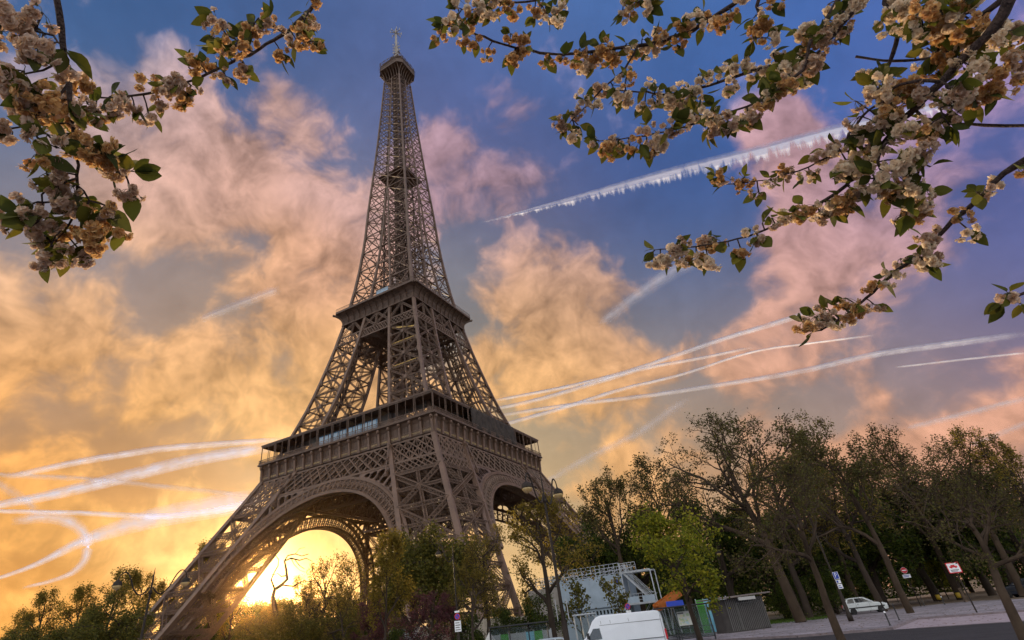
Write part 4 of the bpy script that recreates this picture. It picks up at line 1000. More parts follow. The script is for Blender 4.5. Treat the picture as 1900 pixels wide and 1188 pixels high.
def street_lamp(x, y, H, arm, rz, label, group, globes=2, r=.28, D0=.085):
    t = thing('street_lamp', label, 'street lamp', (x, y, GZ), rz, group)
    m = MB(); m.lathe([(D0*2.6, 0), (D0*2.6, .5), (D0*1.9, .6), (D0*1.7, 2.4), (D0*1.3, 2.55), (D0*1.1, 3.0), (D0*.75, H-1.2), (D0*.6, H), (D0*.25, H+.45), (.01, H+.6)], (0, 0, 0), 10)
    m.lathe([(D0*1.1, H-.95), (D0*1.35, H-.85), (D0*1.1, H-.75)], (0, 0, 0), 10); m.build('pole', POLE, t, smooth=True)
    for s in ((-1, 1) if globes == 2 else (-1,)):
        a = MB(); pts = []
        for i in range(25):
            u = i/24
            if u < .75: q = u/.75; px = arm*(.04+.80*q); pz = H-.55-.42*math.sin(min(1, q*1.6)*math.pi)*(1 if q < .62 else 0)+ (0 if q < .62 else .95*math.sin((q-.62)/.38*math.pi/2))
            else: q = (u-.75)/.25; px = arm*.84+.16*arm*math.sin(q*math.pi/2); pz = H+.40-.45*(1-math.cos(q*math.pi/2))
            pts.append((s*px, 0, pz))
        a.tube(pts, [.045]*18+[.035]*7, 6); a.build('arm', POLE, t, smooth=True)
        c = (s*arm, 0, H-.28)
        cap = MB(); cap.lathe([(.03, r*1.15), (.05, r*.95)]+[(r*1.02*math.sin(q), r*.9*math.cos(q)-.02) for q in (.25, .5, .8, 1.1, 1.35, 1.571)]+[(r*1.06, -.06), (r*1.06, -.09)], c, 16); cap.build('lamp_hood', POLE, t, smooth=True)
        g = MB(); g.lathe([(r*.99*math.cos(q), -.09-r*.95*math.sin(q)) for q in (0, .3, .6, .9, 1.2, 1.45)]+[(.02, -.09-r*.96)], c, 16); g.build('lamp_glass', LAMPG, t, smooth=True)
    return t
x, y = hpt(1005, 895, 30)
sa = math.atan2(at(987, 900, 28.6)[1]-at(1046, 918, 31.2)[1], at(987, 900, 28.6)[0]-at(1046, 918, 31.2)[0])
def facing(x, y): return math.atan2(CAM[1]-y, CAM[0]-x)+math.pi/2      # turns a sign's -y side to the viewer
lampR = street_lamp(x, y, at(1010, 905, 30)[2]-GZ+.2, 1.5, sa+math.pi, 'tall twin lamp standing before the site cabin, its two hanging lamps crossing the tower leg', 'twin armed street lamps', r=.27, D0=.078)
pb = MB(); 
for s in (-1, 1): pb.box((s*.26-.015, -.26, 2.45), (s*.26+.015, .26, 3.3))
pbo = pb.build('notice_plate', PGREY, lampR); pbo.rotation_euler = (0, 0, facing(lampR.location.x, lampR.location.y)-lampR.rotation_euler.z)
x, y = hpt(288, 1055, 46)
dv = at(228, 1060, 46)-at(288, 1060, 46)
street_lamp(x, y, at(288, 1055, 46)[2]-GZ-.55, 2.0, math.atan2(dv[1], dv[0])+math.pi, 'twin lamp on the orange skyline with long wavy arms', 'twin armed street lamps', r=.27)
x, y = hpt(842, 1050, 52)
lampM = street_lamp(x, y, at(838, 1020, 52)[2]-GZ, 1.4, math.atan2(dv[1], dv[0])+math.pi, 'slim lamp post carrying the no parking sign before the clipped tree', None, 1, .24, .07)
x, y = hpt(1345, 1080, 84)
street_lamp(x, y, at(1331, 1022, 84)[2]-GZ, .7, 2.2, 'far dark lamp rising behind the kiosk roof', None, 1, .30, .06)
pq = gp(1580, 1153)
lampP = street_lamp(pq[0], pq[1], 8.6, 1.3, .4, 'dark lamp post carrying the blue parking sign beside the slim trunk', None, 1, .28, .095)
def disc(mb, r, z, y, n=20, x=0.0):
    mb.poly([(x+r*math.cos(2*math.pi*k/n), y, z+r*math.sin(2*math.pi*k/n)) for k in range(n)])
def plate(mb, x0, x1, z0, z1, y=-.02, th=.03): mb.box((x0, y-th, z0), (x1, y, z1))
def round_sign(par, zc, r, rz, name='road_sign_plate', y0=-.1, kind='noparking'):
    m = MB()
    m.cur = 0; m.lathe([(r, y0), (r, y0-.03)], (0, 0, zc), 20, 'y')
    m.cur = 1; disc(m, r*.78 if kind == 'noparking' else r*.95, zc, y0-.034)
    m.cur = 2 if kind == 'noparking' else 3
    if kind == 'noparking': m.bar((-r*.55, y0-.037, zc+r*.55), (r*.55, y0-.037, zc-r*.55), .002, r*.2, up=(0, 1, 0)); m.bar((-r*.55, y0-.037, zc+r*.55), (r*.55, y0-.037, zc-r*.55), r*.2, .004, up=(0, 1, 0))
    else: m.box((-r*.66, y0-.045, zc-r*.16), (r*.66, y0-.036, zc+r*.16))
    o = m.build(name, [RED if kind == 'noparking' else WHITE, BLUE if kind == 'noparking' else RED, RED, WHITE], par); o.rotation_euler = (0, 0, rz); return o
# no parking sign on the slim lamp
zc = at(850, 1144, 52)[2]-GZ; f = facing(lampM.location.x, lampM.location.y)-lampM.rotation_euler.z
round_sign(lampM, zc, .23, f)
m = MB(); m.cur = 0; plate(m, -.26, .26, zc-1.05, zc-.3, -.09); plate(m, -.2, .2, zc+.27, zc+.4, -.09); m.cur = 1
for i in range(4): m.box((-.2, -.125, zc-.95+i*.16), (.2-.07*(i % 2), -.121, zc-.89+i*.16))
o = m.build('sign_plate', [WHITE, GREYP], lampM); o.rotation_euler = (0, 0, f)
# parking sign
f = facing(*pq[:2])-.85; m = MB(); zc = 5.05
zc = at(1553, 1068, float(np.hypot(pq[0]-CAM[0], pq[1]-CAM[1])))[2]-GZ
k = .72
def pbx(x0, x1, z0, z1, y0, y1): m.box((x0*k, y0, zc+z0*k), (x1*k, y1, zc+z1*k))
m.cur = 0; pbx(.12, .82, -.42, .42, -.13, -.1); m.cur = 1; pbx(.16, .78, -.38, .38, -.137, -.131)
vs, fs = text_mesh('P', .78*k, None, .004); n = len(m.v); m.cur = 0
for (vx, vy, vz) in vs: m.v.append((.47*k+vx, -.141-vz, zc+vy))
for q in fs: m.face(tuple(n+i for i in q))
m.cur = 0; pbx(.16, .76, -.92, -.5, -.13, -.1); pbx(.16, .76, -1.55, -1.0, -.13, -.1); m.cur = 1
pbx(.24, .46, -.85, -.58, -.136, -.131); pbx(.24, .68, -1.45, -1.36, -.136, -.131); pbx(.24, .54, -1.25, -1.16, -.136, -.131)
o = m.build('parking_sign', [WHITE, BLUE], lampP); o.rotation_euler = (0, 0, f)
def post_sign(base, label, H, rpost, builder, cat='road sign', name='road_sign'):
    t = thing(name, label, cat, (base[0], base[1], GZ-.02), facing(base[0], base[1]))
    m = MB(); m.lathe([(rpost, 0), (rpost, H)], (0, 0, 0), 8); m.build('post', POLE, t); builder(t); return t
b = gp(1702, 1126); Db = math.hypot(b[0]-CAM[0], b[1]-CAM[1]); zc = at(1687, 1057, Db)[2]-GZ
def noentry(t):
    round_sign(t, zc, .34, 0, kind='noentry'); m = MB(); m.cur = 0; plate(m, -.42, .42, zc-.85, zc-.45, -.08); m.cur = 1
    m.box((-.34, -.115, zc-.6), (.34, -.111, zc-.54)); m.box((-.34, -.115, zc-.74), (.2, -.111, zc-.68)); m.build('sign_plate', [WHITE, BLUE], t)
bb = (b[0]+.4, b[1], 0)
post_sign(bb, 'round red no entry sign with a white plate below, beside the thick kerbside trunk', zc+.5, .05, noentry)
b = gp(1813, 1137); Db = math.hypot(b[0]-CAM[0], b[1]-CAM[1]); zc = at(1770, 1053, Db)[2]-GZ
def tow(t):
    k = .62; m = MB()
    def bx(x0, x1, z0, z1, y0, y1): m.box((x0*k, y0, zc+z0*k), (x1*k, y1, zc+z1*k))
    m.cur = 0; bx(-.72, .72, -.62, .62, -.09, -.06); m.cur = 1; bx(-.62, .62, -.52, .52, -.097, -.091); m.cur = 0
    bx(-.42, .42, .02, .2, -.105, -.099); bx(-.24, .2, .2, .34, -.105, -.099)
    disc(m, .09*k, zc+.02*k, -.107, 10, -.24*k); disc(m, .09*k, zc+.02*k, -.107, 10, .24*k)
    m.cur = 2; bx(-.45, .45, -.3, -.22, -.105, -.099); bx(-.45, .3, -.44, -.37, -.105, -.099)
    m.build('sign_panel', [RED, WHITE, GREYP], t)
post_sign(b, 'square white sign with red border and red car picture on a black post', zc-.3, .055, tow)
b = hpt(1172, 1160, 56); zc = at(1172, 1124, 56)[2]-GZ
def nopark2(t):
    round_sign(t, zc, .23, 0); m = MB(); plate(m, -.2, .2, zc-.62, zc-.3, -.07); m.build('sign_plate', WHITE, t)
post_sign(b, 'round blue and red no parking sign above the roof of the white van', zc+.2, .035, nopark2)

# bollards
def bollard(X, Y, h, r, label, white=False, m_=None, group='black bollards on the pavement'):
    q = gp(X, Y); t = thing('bollard', label, 'bollard', (q[0], q[1], GZ-.02), 0, group)
    m = MB(); m.lathe([(r*1.5, 0), (r*1.5, .06), (r, .1), (r*.95, h-.16), (r*1.15, h-.12), (r*1.0, h-.04), (r*.5, h)], (0, 0, 0), 10); m.build('post', m_ or BLACK, t, smooth=True)
    if white: m = MB(); m.lathe([(r*1.16, h-.32), (r*1.16, h-.2)], (0, 0, 0), 10); m.build('white_band', WHITE, t)
for X, Y, h, r, lab, wb in [(1652, 1161, 1.12, .055, 'black bollard with a white band, nearest the kerb of the lay-by', True), (1669, 1151, 1.2, .05, 'black bollard just behind the white banded one', False),
    (1616, 1135, 1.0, .05, 'black bollard in front of the white hatchback', False), (1668, 1119, 1.1, .06, 'black bollard half hidden by the thick kerbside trunk', False), (1716, 1125, 1.3, .045, 'thin black bollard beside the thick trunk, on the sand edge', False),
    (1753, 1122, 1.08, .055, 'black bollard standing alone on the sand edge', True), (1824, 1089, 1.1, .07, 'far black bollard, first of three before the dark car', False), (1835, 1091, 1.1, .07, 'far black bollard, middle one of three before the dark car', False), (1862, 1093, 1.15, .07, 'far black bollard closest to the dark car', False)]:
    bollard(X, Y, h, r, lab, wb)
bollard(1793, 1117, 1.5, .17, 'thick weathered wooden bollard beside the red bordered sign', False, mat('weathered_wood', (.12, .085, .06), .9, 0, .2, .4, 3), None)
bollard(1582, 1137, .95, .17, 'short pale concrete bollard in front of the white hatchback', False, CONC, None)

# vehicles
def wheel(par, x, y, r, w=.2):
    m = MB(); s = 1 if y > 0 else -1
    m.lathe([(r*.62, -w/2), (r*.9, -w/2), (r, -w*.3), (r, w*.3), (r*.9, w/2), (r*.62, w/2)], (x, y, r), 20, 'y'); wo_ = m.build('wheel', RUBBER, par, smooth=False)
    m = MB(); m.lathe([(r*.62, -w*.4), (r*.55, -w*.42), (.05, -w*.3)] if s < 0 else [(.05, w*.3), (r*.55, w*.42), (r*.62, w*.4)], (x, y, r), 14, 'y'); m.build('rim', RIM, wo_)
def hull(mb, outline, yf):
    """solid from a side outline (x, z); yf(z) gives the half width"""
    n = len(outline); k = len(mb.v)
    for s in (-1, 1):
        for x, z in outline: mb.v.append((x, s*yf(z), z))
    mb.face(tuple(k+i for i in range(n))); mb.face(tuple(k+n+i for i in reversed(range(n))))
    for i in range(n): j = (i+1) % n; mb.face((k+i, k+n+i, k+n+j, k+j))
def bevel(o, w=.04, seg=3):
    b_ = o.modifiers.new('soft_edges', 'BEVEL'); b_.width = w; b_.segments = seg; b_.limit_method = 'ANGLE'; b_.angle_limit = R(25)
    return o
def side_poly(mb, pts, yf, s, off=.006):
    q = [(x, s*(yf(z)+off), z) for x, z in pts]; mb.poly(q if s < 0 else q[::-1])
def car(name, label, cat, x, y, rz, col, scale=1.0, group=None, dark=False):
    t = thing(name, label, cat, (x, y, 2.08 if group == 'road' else GZ-.01), rz); t.scale = (scale,)*3
    paint = mat(name+'_paint', col, .25, 0, .6, .04, 1)
    yl = lambda z: .82-.05*abs(z-.6); yg = lambda z: .80-.30*(z-.92)
    m = MB(); hull(m, [(0.02, .28), (-.06, .55), (0.0, .86), (.12, .95), (2.55, .95), (3.35, .86), (3.66, .72), (3.74, .5), (3.70, .26), (3.35, .22), (.4, .22)], yl); bevel(m.build('body', paint, t), .07)
    m = MB(); hull(m, [(.10, .93), (.36, 1.36), (.62, 1.43), (1.75, 1.43), (2.0, 1.38), (2.72, .93)], yg); bevel(m.build('cabin', paint, t), .06)
    for s in (-1, 1):
        w = MB()
        side_poly(w, [(.30, .99), (.50, 1.33), (.98, 1.36), (.98, .99)], yg, s); side_poly(w, [(1.06, .99), (1.06, 1.36), (1.80, 1.35), (2.38, .99)], yg, s)
        w.build('side_window', GLASS_D, t)
    f = MB(); e = .012
    f.poly([(2.70+e, -.72, .97), (2.70+e, .72, .97), (2.05+e, .60, 1.36), (2.05+e, -.60, 1.36)]); f.build('windscreen', GLASS_D, t)
    f = MB(); f.poly([(.11-e, .70, 1.0), (.11-e, -.70, 1.0), (.34-e, -.62, 1.33), (.34-e, .62, 1.33)]); f.build('rear_window', GLASS_D, t)
    for wx in (.62, 3.05):
        for s in (-1, 1): wheel(t, wx, s*.74, .29)
    m = MB()
    for s in (-1, 1): m.bar((.3, s*.825, .56), (3.45, s*.825, .56), .02, .09)
    m.bar((3.73, -.7, .36), (3.73, .7, .36), .06, .16); m.bar((-.05, -.7, .42), (-.05, .7, .42), .06, .18); m.build('bumper_strip', RUBBER, t)
    for s in (-1, 1):
        m = MB(); m.box((3.60, s*.58-.15, .60), (3.72, s*.58+.15, .73)); m.build('headlight', mat_light, t)
        m = MB(); m.box((-.06, s*.66-.10, .62), (.04, s*.66+.10, .86)); m.build('tail_light', RED, t)
        m = MB(); m.box((2.35, s*.93-.06, .96), (2.47, s*.93+.06, 1.08)); m.bar((2.41, s*.76, .98), (2.41, s*.93, 1.0), .04); m.build('wing_mirror', paint, t)
    m = MB()
    for s in (-1, 1):
        for xx in (1.02, 2.2): m.bar((xx, s*.815, .34), (xx, s*.80, .93), .012, .012)
        m.bar((1.12, s*.805, .84), (1.28, s*.805, .84), .03, .03)
    m.build('door_seam', BLACK, t)
    return t
mat_light = glass_mat('headlight_glass', (0.7, 0.75, 0.8), .1)
def heading(a, b): return math.atan2(b[1]-a[1], b[0]-a[0])
D = 88.0; c0 = at(1562, 1118, D); c1 = at(1632, 1112, D); hd = heading(c0, c1)
car('hatchback', 'old white hatchback parked under the dark trees beside the parking sign', 'car', c0[0], c0[1], hd+.15, (.62, .66, .66), 1.18)
D = 96.0; c0 = at(1940, 1075, D); c1 = at(1868, 1083, D); hd = heading(c0, c1)
car('dark_car', 'dark blue black car parked on the sand, cut by the frame edge', 'car', c0[0], c0[1], hd-.35, (.015, .018, .028), 1.25)
c0 = at(1012, 1195, 50); c1 = at(1054, 1195, 50)
car('silver_car', 'silver car with rounded roof passing behind the tall twin lamp', 'car', c1[0], c1[1], heading(c1, c0)+.25, (.36, .42, .48), 1.12, 'road')
# the white delivery van
vc1 = at(1237, 1180, 44.0); vc0 = at(1080, 1190, 44.8); vh = heading(vc1, vc0)
van = thing('delivery_van', 'white high roofed delivery van driving past in front of the site cabin', 'van', (vc1[0], vc1[1], 2.08), vh+.06)
VW = mat('van_paint', (.76, .80, .86), .3, 0, .5, .04, 1)
L = 5.9; yv = lambda z: .98 if z < 1.35 else .98-.11*(z-1.35)
m = MB(); hull(m, [(0, .42), (-.03, .9), (.02, 2.2), (.10, 2.52), (.28, 2.62), (3.9, 2.66), (4.25, 2.58), (4.55, 2.36), (5.12, 1.50), (5.72, 1.18), (5.90, .9), (5.90, .40), (5.6, .32), (.3, .32)], yv); bevel(m.build('body', VW, van), .09, 4)
for s in (-1, 1):
    m = MB(); side_poly(m, [(4.05, 1.36), (4.12, 1.95), (4.55, 1.95), (4.98, 1.42), (4.75, 1.32)], yv, s, .012); m.build('side_window', GLASS_D, van)
m = MB(); m.poly([(5.14, -.80, 1.53), (5.14, .80, 1.53), (4.60, .74, 2.34), (4.60, -.74, 2.34)]); m.build('windscreen', GLASS_D, van)
for s in (-1, 1):
    m = MB(); m.poly([(-.045, s*.12, 1.35), (-.045, s*.78, 1.35), (.0, s*.72, 1.98), (.0, s*.12, 1.98)][::s]); m.build('rear_window', GLASS_D, van)
for wx in (1.0, 4.95):
    for s in (-1, 1): wheel(van, wx, s*.88, .34, .24)
for s in (-1, 1):
    m = MB(); m.box((-.06, s*.90-.08, 1.0), (.02, s*.90+.08, 1.55)); m.build('tail_light', RED, van)
    m = MB(); m.box((5.66, s*.72-.16, .98), (5.84, s*.72+.16, 1.16)); m.build('headlight', mat_light, van)
    m = MB(); m.box((4.85, s*1.12-.10, 1.42), (5.0, s*1.12+.10, 1.74)); m.bar((4.9, s*.94, 1.45), (4.92, s*1.08, 1.5), .05); m.build('wing_mirror', BLACK, van)
    m = MB(); m.poly([(x_, s*.986, z_) for x_, z_ in ((.12, .62), (1.9, .62), (2.3, .86), (.12, .80))][::-s]); m.build('purple_graphic', mat('purple_film', (.30, .02, .30), .4), van)
m = MB()
for s in (-1, 1):
    for xx in (2.15, 3.35, 3.98, .12): m.bar((xx, s*.99, .5), (xx, s*yv(2.35)*1.004, 2.35), .018, .014)
    m.bar((.1, s*.985, 1.14), (4.0, s*.985, 1.14), .02, .035); m.bar((.1, s*yv(2.1)*1.004, 2.1), (4.1, s*yv(2.1)*1.004, 2.1), .012, .02)
m.bar((-.04, 0, .5), (.0, 0, 2.4), .02); m.bar((-.03, -.9, .44), (-.03, .9, .44), .1, .14); m.build('door_seam', mat('seam_rubber', (.05, .05, .055), .7), van)

# kiosk
q0, q1 = gp(1357, 1175), gp(1439, 1164); ax = heading(q0, q1); kw = math.hypot(*(q1-q0)[:2])
ks = thing('public_toilet_kiosk', 'grey curved wall kiosk with a slanting flat roof on the pavement', 'kiosk', (*((q0+q1)/2)[:2], GZ-.01), ax)
kd = 2.3; KG = mat('kiosk_ribbed_metal', (.060, .054, .052), .7, 0, .2, .25, 1.2)
m = MB(); n = 40; kb_ = []
def kout(s, z):
    pts = []
    for i in range(n):
        a = 2*math.pi*i/n; cx_, cy_ = math.cos(a), math.sin(a); e = .38
        fl = .55+.05*z/3
        pts.append((s*kw/2*math.copysign(abs(cx_)**e, cx_), kd/2+.1+s*kd/2*math.copysign(abs(cy_)**e, cy_), z))
    return pts
k0 = len(m.v); lev = [(1.0, 0), (.985, .6), (.975, 1.4), (.985, 2.2), (1.02, 2.85)]
for s, z in lev: m.v += kout(s, z)
for i in range(len(lev)-1):
    for j in range(n): m.face((k0+i*n+j, k0+i*n+(j+1) % n, k0+(i+1)*n+(j+1) % n, k0+(i+1)*n+j))
m.build('wall', KG, ks)
m = MB()
for i in range(22):
    x_ = -kw/2*.84+kw*.84*i/21; m.bar((x_, .085, .1), (x_, .075, 2.8), .05, .05)
m.bar((-kw*.2, .06, .15), (-kw*.2, .06, 2.4), .04); m.bar((kw*.18, .06, .15), (kw*.18, .06, 2.4), .04); m.bar((-kw*.2, .06, 2.4), (kw*.18, .06, 2.4), .04); m.build('door_frame', GREYP, ks)
m = MB(); m.v += [(-kw/2-.55, -.6, 2.88), (kw/2+.25, -.6, 3.02), (kw/2+.25, kd+.7, 3.02), (-kw/2-.55, kd+.7, 2.88), (-kw/2-.55, -.6, 3.02), (kw/2+.25, -.6, 3.16), (kw/2+.25, kd+.7, 3.16), (-kw/2-.55, kd+.7, 3.02)]
for q in ((3, 2, 1, 0), (4, 5, 6, 7), (0, 1, 5, 4), (1, 2, 6, 5), (2, 3, 7, 6), (3, 0, 4, 7)): m.face(q)
bevel(m.build('roof', mat('kiosk_roof', (.17, .14, .125), .6, 0, .4, .15, 1), ks), .03)
m = MB(); m.box((-kw*.22, -.63, 2.62), (kw*.16, -.52, 2.9)); m.build('sign_box', mat('sign_box_plastic', (.42, .42, .40), .5), ks)

# site cabin with outside stairs
D1 = 84.0; a0, a1 = at(1008, 1120, 88), at(1160, 1105, D1); cax = heading(a0, a1); cl = math.hypot(*(a1-a0)[:2])
cb = thing('site_cabin', 'pale blue white two storey site cabin with a roof railing and outside stairs', 'cabin', (a0[0], a0[1], GZ), cax)
ht = at(1157, 1064, D1)[2]-GZ; hm = ht*.5
m = MB(); m.box((2.6, 0, 0), (cl, 6, hm-.05)); m.build('lower_storey', CABW, cb)
m = MB(); m.box((2.6, -.15, hm), (cl, 6, ht)); 
m.bar((2.6, -.17, hm+.06), (cl, -.17, hm+.06), .06, .12); m.bar((2.6, -.17, ht-.08), (cl, -.17, ht-.08), .06, .14)
for xx in np.linspace(2.7, cl-.1, 7): m.bar((xx, -.165, hm+.1), (xx, -.165, ht-.1), .03, .05)
m.build('upper_storey', CABW, cb)
m = MB(); m.box((-2.4, .6, 0), (2.58, 6, ht*.93)); m.build('side_wing', CABG, cb)
m = MB()
for i in range(17): xx = 3.2+(cl-4)*i/16; m.box((xx-.12, -.02, hm-.75), (xx+.12, -.01, hm-.3))
m.build('window_strip', GLASS_D, cb)
m = MB(); m.box((cl-1.0, -.2, ht-1.1), (cl-.5, -.16, ht-.6)); m.build('emblem', BLUE, cb)
m = MB()
for i in range(22):
    xx = -2.3+(cl+2.2)*i/21; zb = ht if xx > 2.6 else ht*.93
    m.bar((xx, .1 if xx > 2.6 else .7, zb), (xx, .1 if xx > 2.6 else .7, zb+1.3), .06); m.bar((xx, 5.8, zb), (xx, 5.8, zb+1.3), .06)
for zz in (.5, .9, 1.3):
    for yy in (.1, 5.8): m.bar((-2.3, yy+.3, ht*.93+zz), (2.6, yy+.3, ht*.93+zz), .06); m.bar((2.6, yy, ht+zz), (cl, yy, ht+zz), .06)
for i in range(10): xx = -2+(cl+1.6)*i/9; m.bar((xx, .3, ht), (xx+1, 5.6, ht+1.2), .05)
m.build('roof_railing', STEEL, cb)
m = MB(); sw = 3.9; X0 = cl+.08
for xx in (X0, X0+sw):
    for yy in (-.1, 2.4): m.bar((xx, yy, 0), (xx, yy, ht+1.2 if xx == X0 else ht+.1), .14)
for zz in (hm, ht+.05): m.bar((X0, -.1, zz), (X0+sw, -.1, zz), .12, .22); m.bar((X0, 2.4, zz), (X0+sw, 2.4, zz), .12, .22)
m.box((X0, -.1, hm-.06), (X0+sw, 2.4, hm)); m.box((X0, 1.2, ht-.02), (X0+sw, 2.4, ht+.04))
for zz in (.4, .75, 1.1): m.bar((X0, -.1, hm+zz), (X0+sw, -.1, hm+zz), .06)
for zz in (.6, 1.15): m.bar((X0, -.1, ht+zz), (X0+sw*.55, -.1, ht+zz), .06)
for i in range(8): xx = X0+sw*i/7; m.bar((xx, -.1, hm), (xx, -.1, hm+1.1), .05)
for i in range(5): xx = X0+sw*.55*i/4; m.bar((xx, -.1, ht), (xx, -.1, ht+1.15), .06)
for yy in (.0, .9):
    m.bar((X0+.3, yy, ht), (X0+sw-.5, yy, hm), .08, .25); m.bar((X0+.3, yy, ht+1.0), (X0+sw-.5, yy, hm+1.0), .06); m.bar((X0+.3, yy, ht+.6), (X0+sw-.5, yy, hm+.6), .05)
    m.bar((X0+sw-.3, yy+1.2, hm), (X0+.4, yy+1.2, .1), .08, .25); m.bar((X0+sw-.3, yy+1.2, hm+1), (X0+.4, yy+1.2, 1.1), .06)
for i in range(12): f_ = i/11; m.box((X0+.25+(sw-.9)*f_, 0, ht-(ht-hm)*f_-.03), (X0+.5+(sw-.9)*f_, .9, ht-(ht-hm)*f_)); m.box((X0+sw-.6-(sw-.8)*f_, 1.2, hm*(1-f_)-.03+.1), (X0+sw-.35-(sw-.8)*f_, 2.1, hm*(1-f_)+.1))
m.box((X0, -.12, hm+.05), (X0+sw, -.09, hm+.75)) if False else None
m.build('stair_tower', STEEL, cb)
m = MB(); m.box((X0+.15, -.14, hm+.1), (X0+sw*.42, -.12, hm+.8)); m.box((X0+sw*.55, -.14, hm+.1), (X0+sw-.15, -.12, hm+.8)); m.build('balustrade_panel', CABW, cb)

# orange conveyor chute and blue awning
p0, p1 = at(1218, 1128, 80), at(1258, 1100, 82)
ch = thing('conveyor_chute', 'orange slanting conveyor chute beside the cabin stairs', 'chute', (p0[0], p0[1], GZ), 0); o_ = np.array([p0[0], p0[1], GZ])
m = MB(); A_, B_ = p0-o_, p1-o_; sd_ = unit(np.cross(B_-A_, [0, 0, 1.0]))*.55
for s in (-1, 1): m.bar(A_+sd_*s, B_+sd_*s, .1, .75)
m.bar(A_+np.array([0, 0, -.3]), B_+np.array([0, 0, -.3]), 1.1, .08); m.bar(A_+np.array([0, 0, .1]), B_+np.array([0, 0, .1]), .9, .12); m.build('trough', ORANGE, ch)
m = MB()
for f_ in (.15, .6): q = A_+(B_-A_)*f_; m.bar((q[0]+.5, q[1], 0), q, .12); m.bar((q[0]-.5, q[1], 0), q, .12)
m.build('support', STEEL, ch)
p0, p1 = at(1236, 1121, 78), at(1268, 1117, 78)
aw = thing('market_awning', 'small blue awning on thin poles below the orange chute', 'awning', (p0[0], p0[1], GZ), heading(p0, p1)); w_ = math.hypot(*(p1-p0)[:2]); z_ = p0[2]-GZ
m = MB(); m.v += [(0, 0, z_-.3), (w_, 0, z_-.3), (w_, 1.6, z_+.25), (0, 1.6, z_+.25), (0, 0, z_-.34), (w_, 0, z_-.34), (w_, 1.6, z_+.2), (0, 1.6, z_+.2)]
for q in ((0, 1, 2, 3), (7, 6, 5, 4), (0, 4, 5, 1), (1, 5, 6, 2), (2, 6, 7, 3), (3, 7, 4, 0)): m.face(q)
m.build('canopy', BLUE, aw); m = MB()
for xx in (0.05, w_-.05):
    for yy in (.05, 1.55): m.bar((xx, yy, 0), (xx, yy, z_-.3+.3*yy), .05)
m.build('pole', STEEL, aw)

# bus shelters
def shelter(X0, X1, Yt0, D, label, poster=None, dark=True, rails=True):
    p0, p1 = at(X0, Yt0, D), at(X1, Yt0-(X1-X0)*.11, D); w = math.hypot(*(p1-p0)[:2]); h = p0[2]-GZ
    t = thing('bus_shelter', label, 'bus shelter', (p0[0], p0[1], GZ), heading(p0, p1)); fm = BLACK if dark else STEEL
    m = MB(); m.box((-.1, -.3, h-.12), (w+.1, 1.3, h)); bevel(m.build('roof', fm, t), .03)
    m = MB()
    for xx in np.linspace(0, w, 4): m.bar((xx, 1.0, 0), (xx, 1.0, h-.1), .09)
    m.bar((0, 1.0, .25), (w, 1.0, .25), .06); m.bar((0, -.2, 0), (0, -.2, h-.1), .08); m.build('frame', fm, t)
    m = MB()
    for i in range(3): m.box((w*i/3+.06, .99, .3), (w*(i+1)/3-.06, 1.005, h-.2))
    m.build('glass_pane', CLEAR, t)
    if poster is not None:
        x0, x1, z0, z1 = poster; m = MB(); m.cur = 0; m.box((x0, .9, z0), (x1, .95, z1)); rn = random.Random(4)
        for i in range(26):
            m.cur = rn.choice([1, 2, 3, 1, 2]); a_ = rn.uniform(x0+.05, x1-.4); b_ = rn.uniform(z0+.05, z1-.35); m.box((a_, .893-.0002*i, b_), (a_+rn.uniform(.05, .3), .899, b_+rn.uniform(.04, .2)))
        m.cur = 4; m.box((x0+.05, .888, z1-.18), (x0+(x1-x0)*.45, .898, z1-.08))
        m.build('map_poster', [mat('poster_paper', (.66, .68, .64), .6), mat('map_green', (.45, .58, .36), .6), mat('map_blue', (.48, .62, .70), .6), mat('map_cream', (.72, .68, .5), .6), GREYP], t)
    m = MB(); m.box((w*.2, .5, .45), (w*.8, .85, .5)); m.build('bench', fm, t)
    return t
D = 58.0; s0 = at(1214, 1129, D); s1 = at(1310, 1118, D); hh = s0[2]-GZ
shelter(1214, 1310, 1129, D, 'dark framed bus shelter with a white map poster behind the white van', (1.75, 3.0, hh-1.5, hh-.45))
shelter(1064, 1102, 1141, 54, 'pale steel framed glass shelter between the twin lamp and the van', None, False)
shelter(908, 1015, 1164, 58, 'long low glass shelter behind the silver car', None, True)
# pedestrian barriers
for X0, X1, Y, D, lab in ((1252, 1322, 1168, 61, 'black tubular barrier in front of the map shelter'), (1240, 1290, 1184, 58, 'black tubular barrier nearest the rear of the van')):
    p0, p1 = at(X0, Y, D), at(X1, Y-8, D); w = math.hypot(*(p1-p0)[:2]); t = thing('pedestrian_barrier', lab, 'barrier', (p0[0], p0[1], GZ-.01), heading(p0, p1), 'black pedestrian barriers')
    m = MB()
    for i in range(3): m.bar((w*i/2, 0, 0), (w*i/2, 0, 1.0), .06)
    m.build('post', BLACK, t); m = MB()
    for zz in (1.0, .62, .28): m.bar((0, 0, zz), (w, 0, zz), .05)
    m.build('rail', BLACK, t)
